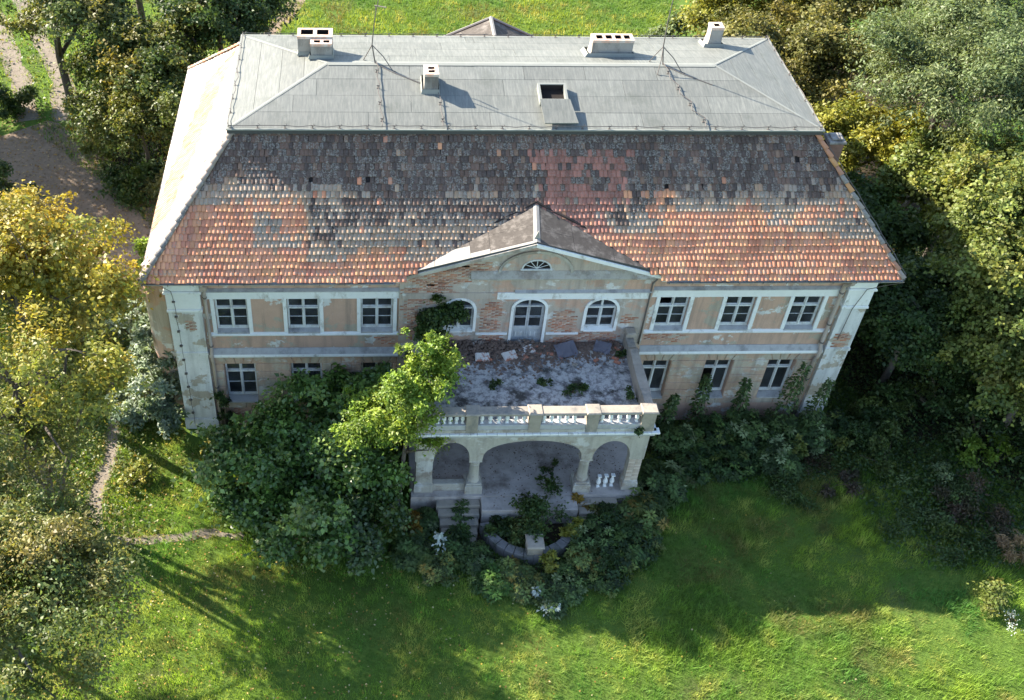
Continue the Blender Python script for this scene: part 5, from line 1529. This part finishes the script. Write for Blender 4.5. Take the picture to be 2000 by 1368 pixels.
# --- shrubs
def shrub(label, x, y, r, h, pal, n=60, per=26, ls=.17, kind='shrub', mat='leaf', aspect=.55, group='shrubs around the house', lobes=None, z0=0., crad=None, cat='shrub', upb=.6):
    s = empty(kind, (x,y,z0), label, cat, group)
    L = lobes or [(0,0,h*.5,r*.72,r*.72,h*.5)] + [(r*q*cos(a),r*q*sin(a),h*random.uniform(.25,.72),r*random.uniform(.3,.55),r*random.uniform(.3,.5),h*random.uniform(.2,.34)) for (a,q) in [(2*pi*k/7+random.random(),random.uniform(.45,.8)) for k in range(7)]]
    o, Cc = foliage('foliage', L, n, per, crad or max(.12,r*.32), ls, pal, mat, aspect, .45, upb, s)
    mb = MB()
    for k in range(min(9, len(Cc))):
        e = Vector(Cc[random.randrange(len(Cc))]); b = Vector((random.uniform(-.15,.15)*r, random.uniform(-.15,.15)*r, -.03))
        mb.tube([b, b*.5+e*.5+Vector((0,0,.12*h)), e], [.028*max(.5,h/2), .02*max(.5,h/2), .008], 5)
    mb.build('stem', M['twig'], s)
    return s
def rosettes(label, x, y, r, h, pal, n=34, ls=.24, group='elder bushes', kind='elder_bush', z0=0., cat='shrub'):
    """stems topped by whorls of radiating leaflets"""
    s = empty(kind, (x,y,z0), label, cat, group)
    d = unit(rng.normal(size=(n,3))); d[:,2] = abs(d[:,2])*.9+.1; d = unit(d)
    q = rng.uniform(.55,1.05,(n,1)); T = d*q*np.array([r,r,h*.95]); T[:,2] = np.maximum(T[:,2], .12)
    P = []; D = []; Nn = []; ci = []
    for i in range(n):
        m = rng.integers(9,15)
        for lay in range(2):
            a = rng.random()*6.28 + np.arange(m)*2*pi/m
            el = .15 + .45*lay + rng.normal(size=m)*.12
            dd = np.stack([np.cos(a)*np.cos(el), np.sin(a)*np.cos(el), np.sin(el)], 1) + d[i]*.35
            P.append(np.repeat(T[i][None], m, 0) + rng.normal(size=(m,3))*.02 + dd*.05); D.append(dd)
            Nn.append(unit(np.array([0,0,1.0]) + d[i]*.5 + rng.normal(size=(m,3))*.25)); ci += [i]*m
    P = np.concatenate(P); D = np.concatenate(D); Nn = np.concatenate(Nn); ci = np.array(ci)
    # lower filler leaves
    f = 10*n; fp = unit(rng.normal(size=(f,3))); fp[:,2] = abs(fp[:,2]); fp = fp*rng.uniform(.25,.85,(f,1))*np.array([r,r,h*.8])
    P = np.concatenate([P, fp]); D = np.concatenate([D, rng.normal(size=(f,3))]); Nn = np.concatenate([Nn, unit(rng.normal(size=(f,3))*.5+np.array([0,0,.8]))]); ci = np.concatenate([ci, rng.integers(0,n,f)])
    cc = pick(pal, n)*rng.uniform(.5,1.6,(n,1)); colr = cc[ci]*rng.uniform(.75,1.25,(len(P),1)); colr[-f:] *= .8  # filler leaves darkened to paint shade between the whorls
    me = leaf_mesh('foliage', P, Nn, ls*rng.uniform(.7,1.25,len(P)), colr, M['leaf'], .42, D, .05)
    obj('foliage', me, s)
    mb = MB()
    for k in range(min(10,n)):
        e = Vector(T[k]); mb.tube([(0,0,-.03), e*.5+Vector((0,0,.1)), e], [.022,.016,.008], 5)
    mb.build('stem', M['twig'], s)
    return s
def spire(label, x, y, h, r, pal, group='saplings against the wall', kind='sapling', ls=.15, n=520):
    s = empty(kind, (x,y,0), label, 'sapling', group)
    t = rng.random(n)**.8; a = rng.random(n)*6.28; w = r*(1-.75*t)*rng.uniform(.2,1.25,n)*(.55+.9*vnoise(t*9+x, a*1.2))
    bend = np.array([.25*random.uniform(-1,1), -.1])
    P = np.stack([np.cos(a)*w + bend[0]*t*t, np.sin(a)*w + bend[1]*t*t, .15+t*(h-.15)],1)
    D = np.stack([np.cos(a), np.sin(a), -.25+0*a],1); Nn = unit(np.stack([np.cos(a)*.4,np.sin(a)*.4,1+0*a],1)+rng.normal(size=(n,3))*.3)
    colr = pick(pal, n)*rng.uniform(.75,1.25,(n,1))
    obj('foliage', leaf_mesh('foliage', P, Nn, ls*rng.uniform(.7,1.2,n), colr, M['leaf'], .6, D), s)
    mb = MB(); mb.tube([(0,0,-.03),(bend[0]*.25,0,h*.5),(bend[0],bend[1],h*.97)],[.03,.02,.006],5); mb.build('stem', M['twig'], s)
    return s

# large lilac thicket left of the porch
G = 'lilac bushes left of the porch'
shrub('tall dark green lilac reaching the upper string course left of the porch', -7.0,-1.7, 1.7,4.4,'lilac',260,58,.185,'lilac_bush','leaf_gloss',.7,G, crad=.5, lobes=[(0,0,2.6,1.4,1.0,1.6),(-.5,-.2,1.6,1.5,1.2,1.4),(.9,.2,2.2,1.1,.9,1.5),(.2,-.7,1.3,1.4,1.0,1.2)])
shrub('broad lilac bush lit on its left flank, nearest the corner pilaster', -9.4,-3.5, 1.9,3.1,'lilac',260,58,.185,'lilac_bush','leaf_gloss',.7,G, crad=.5)
shrub('low spreading lilac bush at the edge of the lawn', -7.9,-5.3, 2.1,2.5,'lilac',280,58,.185,'lilac_bush','leaf_gloss',.7,G, crad=.5)
shrub('dark lilac bush in the middle of the thicket', -6.0,-3.7, 1.7,3.2,'lilac',240,58,.185,'lilac_bush','leaf_gloss',.7,G, crad=.5)
shrub('small dark lilac nearest the porch steps', -5.7,-5.9, 1.3,1.9,'dark',160,50,.18,'lilac_bush','leaf_gloss',.7,G, crad=.4)
shrub('lilac bush against the wall beside the ivy', -4.85,-1.1, .95,4.0,'lilac',130,50,.18,'lilac_bush','leaf_gloss',.7,G, crad=.4)
tree('bright green walnut tree overhanging the terrace balustrade', (-4.5,-4.3,0), [(-3.55,-3.5,6.2,.95,.8,.75),(-4.6,-3.7,5.35,1.05,.9,.6),(-2.55,-3.35,5.4,.85,.7,.5),(-3.7,-4.5,4.7,.9,.7,.7),(-3.45,-4.75,3.75,.5,.45,.45),(-5.2,-4.0,4.6,.8,.8,.5),(-3.2,-3.1,5.9,.6,.5,.7)], 360, 50, .34, .165, 'walnut', .11, kind='walnut_tree', aspect=.5, shell=.4)
# ivy on the wall
iv = empty('ivy', (-2.9,-.12,4.2), 'dark green ivy climbing the wall over the left arched window', 'ivy')
o, Cc = foliage('foliage', [(-.1,-.12,1.2,.55,.16,1.0),(-.45,-.1,.9,.4,.14,.8),(.1,-.14,1.9,.35,.14,.5),(.5,-.12,1.9,.3,.12,.35),(-.1,-.2,.1,.6,.3,.5),(-.6,-.1,1.4,.25,.1,.3),(-.1,-.1,2.35,.28,.1,.25)], 380, 36, .24, .125, 'dark', 'leaf', .8, .2, .2, iv)
mb = MB()
for k in range(6): e = Vector(Cc[k]); mb.tube([(random.uniform(-.3,.3),-.05,-.4), (e.x*.5,-.06,e.z*.5), e], [.025,.018,.006], 5)
mb.build('stem', M['twig'], iv)
shrub('small climbing plant beside the lower left window', -10.95,-.35, .3,2.3,'dark',26,26,.15,'climber', group=None, lobes=[(0,0,1.3,.26,.2,.8),(.1,0,.5,.4,.25,.5)], crad=.16)
# bushes round the curved stairs
G = 'elder bushes around the curved wall'
EL = [(-2.5,-6.2,.85,1.5,'tall elder bush left of the curved wall'),(-3.1,-7.0,.75,1.05,'elder bush at the left rim of the planting'),(-1.75,-6.75,.72,1.1,'elder bush against the left end of the curved wall'),(-1.3,-7.55,.8,.9,'low elder bush before the curved wall, on its left'),
 (.0,-7.85,.72,.75,'low elder bush straight before the pedestal'),(1.15,-7.75,.8,.95,'elder bush before the right end of the curved wall'),(2.25,-6.0,1.0,1.5,'broad elder bush right of the curved wall'),(3.3,-6.4,1.0,1.35,'elder bush at the right rim of the planting'),
 (2.7,-7.4,.9,1.05,'low elder bush at the front right of the planting'),(.65,-8.5,.5,.7,'small elder bush nearest the lawn'),(-2.2,-4.75,.6,1.1,'elder sprouting beside the left porch steps'),(4.3,-5.0,1.1,1.6,'elder bush before the right porch corner'),(5.4,-3.6,1.1,1.6,'elder bush beside the right porch pier'),(-3.4,-5.0,.55,.9,'elder below the left porch pier'),(-4.0,-6.3,.75,1.1,'elder bush between the lilacs and the planting'),(4.0,-6.0,.95,1.4,'elder bush at the far right of the planting'),(1.95,-6.9,.75,1.2,'elder bush in the right half of the planting'),(-.55,-7.3,.62,.95,'small elder bush before the left half of the curved wall'),(3.1,-5.3,.8,1.3,'elder bush before the right porch steps')]
for (x,y,r,h,l) in EL: rosettes(l, x, y, r*.92, h*.78, random.choice(['elder','elder','dark','lilac','olive']), int(46+48*r), random.uniform(.12,.20), G)
for (x,y,r,h,p,l) in ((.55,-5.4,1.05,1.55,'dark','green bush filling the bed behind the pedestal'),(-1.0,-5.35,.5,.7,'dark','small bush in the left part of the bed'),(.1,-5.9,.8,.6,'olive','low weedy bush against the curved wall'),(2.25,-4.35,.42,.9,'orange','orange tinted shrub at the foot of the right column'),(2.75,-4.75,.5,.7,'brown','brownish shrub below the three loose balusters'),(-3.9,-5.3,.45,.75,'orange','orange brown shrub beside the lilac'),(1.65,-5.75,.35,1.0,'yellow','yellowish shrub at the right end of the curved wall')):
    shrub(l, x, y, r, h, p, int(40+60*r), 24, .14, group='small shrubs by the stairs')
shrub('small pale yellow shrub before the pedestal', .68,-7.1,.3,.85,'yellow',26,24,.14,group=None)
for (x,y,h,l) in ((-2.95,-6.4,1.5,'tall white leaved plant left of the curved wall'),(-.45,-4.85,.55,'white leaved plant on the landing'),(.5,-8.7,.5,'white leaved plant nearest the lawn'),(.2,-8.1,.55,'white leaved plant among the low elders')):
    spire(l, x, y, h, .22, 'white', 'white leaved plants', 'pale_plant', .14, 120)
# right border
G = 'bushes along the right wing'
RB_ = [(6.4,-1.7,1.0,1.7,'elder','bush below the first right window'),(7.7,-1.5,1.05,1.9,'dark','bush below the gap between the right windows'),(9.1,-1.3,1.05,1.9,'elder','bush below the last right window'),(10.5,-1.35,1.05,1.9,'elder','bush at the foot of the right downpipe'),(11.8,-1.3,.95,1.7,'elder','bush at the foot of the right corner pilaster'),
 (6.7,-2.8,.95,1.1,'dark','low bush before the first right window'),(8.4,-2.6,1.1,1.1,'dark','low bush in the middle of the right border'),(10.3,-2.5,1.1,1.1,'elder','low bush toward the right end of the border'),(12.9,-1.0,.8,1.3,'dark','bush just past the right corner')]
for (x,y,r,h,p,l) in RB_: rosettes(l, x, y+.15, r*.9, h*.8, p, int(46+48*r), .17, G, 'shrub')
shrub('small bright green shrub in the right border', 10.9,-2.0,.35,1.0,'bright',28,26,.15,group=None)
shrub('bright green shrub past the right corner pilaster', 12.7,-1.5,.45,1.1,'bright',34,26,.15,group=None)
shrub('bright green shrub in the shade at the right edge', 18.5,-2.6,.85,1.2,'walnut',70,26,.16,group=None)
for (x,y,h,r,l) in ((7.4,-.45,3.0,.34,'sapling climbing past the middle right window'),(9.05,-.45,2.8,.32,'sapling between the middle and last right windows'),(10.75,-.5,3.6,.42,'tall sapling beside the last right window'),(11.85,-.7,3.0,.36,'sapling in front of the right pilaster'),(6.1,-.6,2.1,.3,'short sapling below the first right window')):
    spire(l, x, y, h, r, 'elder')
# left: pale leaved climbers and undergrowth
G = 'pale leaved bushes at the left end wall'
for (x,y,r,h,l) in ((-15.0,4.6,.9,2.2,'pale leaved bush farthest back on the left'),(-14.0,2.7,1.0,3.0,'tall pale leaved bush below the side bay'),(-13.35,.5,.95,3.2,'pale leaved bush nearest the left pilaster'),(-13.3,1.6,.9,4.4,'pale climber hanging on the left end wall'),(-13.1,-.35,.6,1.7,'small pale bush at the foot of the left pilaster'),(-14.6,.6,.8,1.4,'low pale bush beside the footpath')):
    shrub(l, x, y, r, h, 'pale', int(110+50*r), 28, .17, 'climbing_bush', group=G)
shrub('bright green bush between the yard and the roof corner', -15.2,9.6,.8,2.1,'walnut',70,26,.17,group=None)
shrub('small yellow bush at the foot of the left pilaster', -11.5,-1.6,.28,.6,'maple',16,22,.14,group=None)
shrub('dark bush at the foot of the left downpipe', -10.9,-1.3,.55,.9,'dark',50,26,.15,group=None)
shrub('yellow tinted bush beside the footpath', -14.2,-3.0,.6,.7,'ygreen',40,24,.15,group=None)
shrub('low bush under the yellow maple', -16.8,3.2,1.1,1.6,'mixed',90,26,.18,group=None)
# behind the house
for (x,y,r,h,p,l) in ((11.0,27,1.5,2.6,'bluish','bluish green bush on the far lawn'),(12.6,25,1.4,2.3,'bluish','bluish bush behind the right chimney'),(12.6,29.5,1.5,3.0,'acacia','grey green bush at the top edge')):
    shrub(l, x, y, r, h, p, 130, 30, .24, group='bushes on the far lawn')
for (x,y,r,h,p,l) in ((-18.6,19.0,1.3,1.8,'bright','sunlit green bush at the foot of the tall bare trunk'),(-17.0,16.2,1.3,1.5,'dark','dark bush beside the yard'),(-22.6,14.5,1.4,1.6,'dark','dark bush at the left rim of the yard'),(-24.6,23.5,1.3,1.6,'dark','dark bush left of the dirt track'),(-14.6,15.2,1.2,2.2,'brown','brownish bush close to the left eaves')):
    shrub(l, x, y, r, h, p, 120, 30, .2, group='bushes round the yard')
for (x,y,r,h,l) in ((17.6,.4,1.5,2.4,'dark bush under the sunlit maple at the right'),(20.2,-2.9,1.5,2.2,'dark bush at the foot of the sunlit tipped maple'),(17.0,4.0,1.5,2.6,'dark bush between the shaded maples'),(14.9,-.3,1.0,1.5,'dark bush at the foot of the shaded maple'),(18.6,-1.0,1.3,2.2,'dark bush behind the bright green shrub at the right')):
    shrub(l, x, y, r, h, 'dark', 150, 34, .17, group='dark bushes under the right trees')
# weeds at the right
G = 'tall weeds at the right'
for (x,y,r,h,p,l) in ((14.5,-2.6,1.2,.9,'dark','dark weeds nearest the right border'),(16.2,-3.4,1.3,.9,'elder','blue green weeds in the shade at the right'),(17.2,-5.2,1.3,.9,'russet','brown withered weeds at the right edge'),(14.6,-5.0,1.3,.6,'elder','low weeds at the rim of the shaded lawn'),(15.6,-6.6,1.2,.7,'dark','weeds just above the sunlit lawn'),(13.9,-1.2,1.0,1.0,'dark','dark weeds under the shaded maple'),(12.3,-3.3,.9,.6,'russet','brownish weeds beyond the right border'),(16.0,-4.7,.8,.7,'russet','russet weeds among the blue green ones'),(10.2,-4.0,1.0,.45,'dark','low weeds on the lawn before the right border')):
    shrub(l, x, y, r, h, p, int(70*r), 26, .13, 'weeds', group=G, cat='weeds', aspect=.35)
shrub('straw coloured dry bush at the right edge in sunlight', 17.3,-6.7,.6,1.0,'straw',60,26,.16,group=None, aspect=.2, upb=.3)
shrub('white flowering weeds at the lower right edge', 16.2,-9.4,.7,.6,'white',22,9,.06,'flowering_weeds',group=None, cat='weeds')
shrub('green weeds around the white flowers', 16.0,-8.6,.8,.6,'bright',60,24,.12,'weeds',group=None, cat='weeds')
for (x,y,r,h,l) in ((1.7,-2.65,.28,.3,'weed tuft in the middle of the terrace'),(3.6,-2.9,.35,.45,'weed tuft beside the right parapet'),(.8,-2.1,.22,.15,'small weed on the terrace left of the middle'),(2.1,-2.4,.15,.15,'tiny weed on the terrace right of the middle'),(-1.0,-2.2,.25,.15,'low weed on the terrace near the tree'),(3.75,-.7,.2,.3,'weed at the inner end of the right parapet'),(3.8,-4.35,.16,.22,'weed growing from the balustrade ledge')):
    shrub(l, x, y, r, h, 'dark', 14, 22, .10, 'weeds', group='weeds on the terrace', z0=DZ if y > -4.2 else 4.1, cat='weeds')
shrub('ground ivy creeping over the porch floor', 1.2,-3.4,.5,.12,'dark',14,18,.12,'weeds',group=None, z0=PZ, cat='weeds')

# ================================================================== GRASS, GROUND COVER, FALLEN LEAVES
def on_track(x, y):
    m = np.zeros(len(x), bool)
    for (tx, ty, w) in TRACKS: m |= (x-tx)**2 + (y-ty)**2 < (w*.74)**2
    return m
def in_house(x, y):
    return ((x > -12.6) & (x < 12.7) & (y > -.15) & (y < 13)) | ((x > -4.1) & (x < 4.5) & (y > -4.5) & (y < 0)) | ((x > -3.0) & (x < 3.4) & (y > -5.9) & (y <= -4.4))
def scatter(n, x0, x1, y0, y1):
    x = rng.uniform(x0, x1, n); y = rng.uniform(y0, y1, n)
    k = ~on_track(x, y) & ~in_house(x, y); return x[k], y[k]
def blades(x, y, L, wid, colr, lean=.75):
    n = len(x); a = rng.random(n)*6.283 + .9*fbm(x*.8, y*.8)*6; e = rng.uniform(.15, 1, n)*lean
    d = np.stack([np.cos(a)*np.sin(e), np.sin(a)*np.sin(e), np.cos(e)], 1); s = np.stack([-np.sin(a), np.cos(a), 0*a], 1)
    P = np.stack([x, y, 0*x-.01], 1); w = (wid*rng.uniform(.7,1.3,n))[:,None]*.5; Ln = L[:,None]
    V = np.stack([P - s*w, P + s*w, P + d*Ln], 1).reshape(-1,3)
    F = (np.arange(n)*3)[:,None] + np.array([0,1,2])[None]
    C4 = np.concatenate([np.repeat(colr,3,axis=0), np.ones((n*3,1))],1)
    return V, F, C4
def lawncol(x, y):
    n = len(x); t = fbm(x*.35+2, y*.35+9); t2 = fbm(x*1.3+40, y*1.3+5)
    A = np.array((.09,.215,.042)); B = np.array((.30,.41,.055)); Y = np.array((.45,.44,.12))
    m = np.clip((t-.3)*2.2,0,1)[:,None]; c = A*(1-m)+B*m
    k = np.clip((t2-.52)*3,0,.7)[:,None]; c = c*(1-k)+Y*k
    t3 = fbm(x*.55+90, y*.55+33); k = np.clip((t3-.60)*5,0,.75)[:,None]; c = c*(1-k)+np.array((.20,.17,.07))*k
    return c*rng.uniform(.7,1.3,(n,1))
VV = []; FF = []; CC = []; off = 0
def addb(x, y, L, w, c, lean=.75):
    global off
    V, F, C4 = blades(x, y, L, w, c, lean); VV.append(V); FF.append(F+off); CC.append(C4); off += len(V)
x, y = scatter(380000, -18.5, 19, -13.5, -1.0)
keep = rng.random(len(x)) < np.where(x > 12.5 + (y+8)*.3, .6, 1.0); x, y = x[keep], y[keep]
tall = np.clip((fbm(x*.5+8, y*.5+2)-.45)*3, 0, 1)*np.where(x > 3, 1, .4)
tuft = fbm(x*3.1+60, y*3.1+11)
rut = np.full(len(x), 9.)
for o_ in (-.75, .75):
    for (ax_, ay_), (bx_, by_) in zip([(-2,-9.6),(2,-8.8),(6,-8.0),(9.5,-6.9)], [(2,-8.8),(6,-8.0),(9.5,-6.9),(13.5,-5.2)]):
        ux, uy = bx_-ax_, by_-ay_; L2 = ux*ux+uy*uy; t_ = np.clip(((x-ax_)*ux+(y-ay_-o_)*uy)/L2,0,1)
        rut = np.minimum(rut, np.hypot(x-ax_-t_*ux, y-ay_-o_-t_*uy))
tuft = tuft*np.clip(.55+rut*1.2,0,1)
addb(x, y, rng.uniform(.06,.15,len(x))*(1+1.1*tall)*(.25+1.8*tuft), .017+0*x, lawncol(x, y)*(.30+1.35*tuft)[:,None])
x, y = scatter(60000, -21, -12.5, -1, 12); addb(x, y, rng.uniform(.08,.18,len(x)), .022+0*x, lawncol(x, y)*.8)
x, y = scatter(120000, -14, 16, 14, 52); k_ = (x < 9.5+np.clip(y-18,0,40)*.3) & ((x > -10.5) | (y > 26)); x, y = x[k_], y[k_]; addb(x, y, rng.uniform(.14,.3,len(x)), .05+0*x, lawncol(x, y)*np.array([1.0,.88,.8]), .9)
x, y = scatter(45000, -34, -14, 12, 45); addb(x, y, rng.uniform(.12,.26,len(x)), .045+0*x, lawncol(x, y)*.9, .9)
x, y = scatter(16000, 12.7, 26, -1, 26); addb(x, y, rng.uniform(.1,.25,len(x)), .03+0*x, lawncol(x, y)*.3)  # blades darkened: shade under the right trees put into their colour
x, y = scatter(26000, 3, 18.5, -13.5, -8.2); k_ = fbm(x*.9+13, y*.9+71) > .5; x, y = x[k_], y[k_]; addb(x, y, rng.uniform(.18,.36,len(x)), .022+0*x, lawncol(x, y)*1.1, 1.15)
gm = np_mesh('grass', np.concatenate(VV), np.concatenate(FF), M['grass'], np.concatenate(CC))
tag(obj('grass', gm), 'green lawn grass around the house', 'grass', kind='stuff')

def cover(name, label, n, x0, x1, y0, y1, dens, pal, ls, hmax):
    x = rng.uniform(x0,x1,n); y = rng.uniform(y0,y1,n); k = ~on_track(x,y) & ~in_house(x,y) & (rng.random(n) < dens(x,y)); x, y = x[k], y[k]; m = len(x)
    z = rng.random(m)**1.5*hmax*np.clip(fbm(x*.7,y*.7)*1.8,.2,1.3)
    P = np.stack([x,y,z+.02],1); Nr = unit(rng.normal(size=(m,3))*.5+np.array([0,0,.9]))
    c = pick(pal, m)*rng.uniform(.7,1.25,(m,1))
    tag(obj(name, leaf_mesh(name, P, Nr, ls*rng.uniform(.6,1.3,m), c, M['leaf'], .6)), label, 'ground cover', kind='stuff')
cover('undergrowth', 'dark leafy undergrowth below the trees on the right', 52000, 12.6, 24, -7.5, 14, lambda x,y: np.clip((x-11.5+ (y+2)*.25)/3,0,1)*np.clip((y+8)/2,0,1), 'dark', .14, .5)
cover('ground_cover', 'green ground cover below the trees on the left', 42000, -22, -12.4, -9, 9, lambda x,y: np.clip((-x-12.6)/2.5,.15,1)*np.clip((y+9)/4,.1,1), 'mixed', .12, .3)
cover('ground_weeds', 'low weeds between the bushes along the house front', 26000, -11, 13.2, -7.6, -.1, lambda x,y: np.where((np.abs(x-9)<4.3)&(y>-3.3),1,0)+np.where(((x-.8)/4.0)**2+((y+6.3)/1.6)**2<1,1,0)+np.where(((x+7.4)/3.4)**2+((y+3.4)/2.8)**2<1,.5,0), 'dark', .13, .3)
cover('yard_weeds', 'weeds under the trees behind the yard', 30000, -34, -11, 11, 34, lambda x,y: fbm(x*.3,y*.3)*np.where((x>-20)|(y<16),1,.4), 'mixed', .2, .3)

# fallen leaves
n = 9500; x = rng.uniform(-18,12,n); y = rng.uniform(-13.5,-1.5,n)
k = ~in_house(x,y) & (rng.random(n) < np.clip(.9-(x+16)*.045,.05,1)*np.clip(1.3-(y+13)*.04,.2,1)); x, y = x[k], y[k]; m = len(x)
P = np.stack([x,y,rng.uniform(.05,.12,m)],1); Nr = unit(rng.normal(size=(m,3))*.35+np.array([0,0,1]))
cl = np.array([(.48,.34,.06),(.42,.24,.06),(.55,.42,.14),(.30,.17,.06),(.58,.50,.28)])[rng.integers(0,5,m)]*rng.uniform(.7,1.1,(m,1))
tag(obj('fallen_leaves', leaf_mesh('fallen_leaves', P, Nr, .062*rng.uniform(.5,1.5,m), cl*.8, M['litter'], .8)), 'yellow fallen leaves scattered over the lawn', 'leaves', kind='stuff')
n = 5000; x = rng.uniform(-27,-13,n); y = rng.uniform(4,24,n); k = ~in_house(x,y); x, y = x[k], y[k]; m = len(x)
P = np.stack([x,y,rng.uniform(.015,.06,m)],1); Nr = unit(rng.normal(size=(m,3))*.3+np.array([0,0,1]))
cl = np.array([(.40,.26,.08),(.26,.15,.07),(.45,.34,.16)])[rng.integers(0,3,m)]*rng.uniform(.6,1.1,(m,1))
tag(obj('leaf_litter', leaf_mesh('leaf_litter', P, Nr, .11*rng.uniform(.6,1.3,m), cl, M['litter'], .8)), 'brown leaf litter on the shaded dirt yard', 'leaves', kind='stuff')
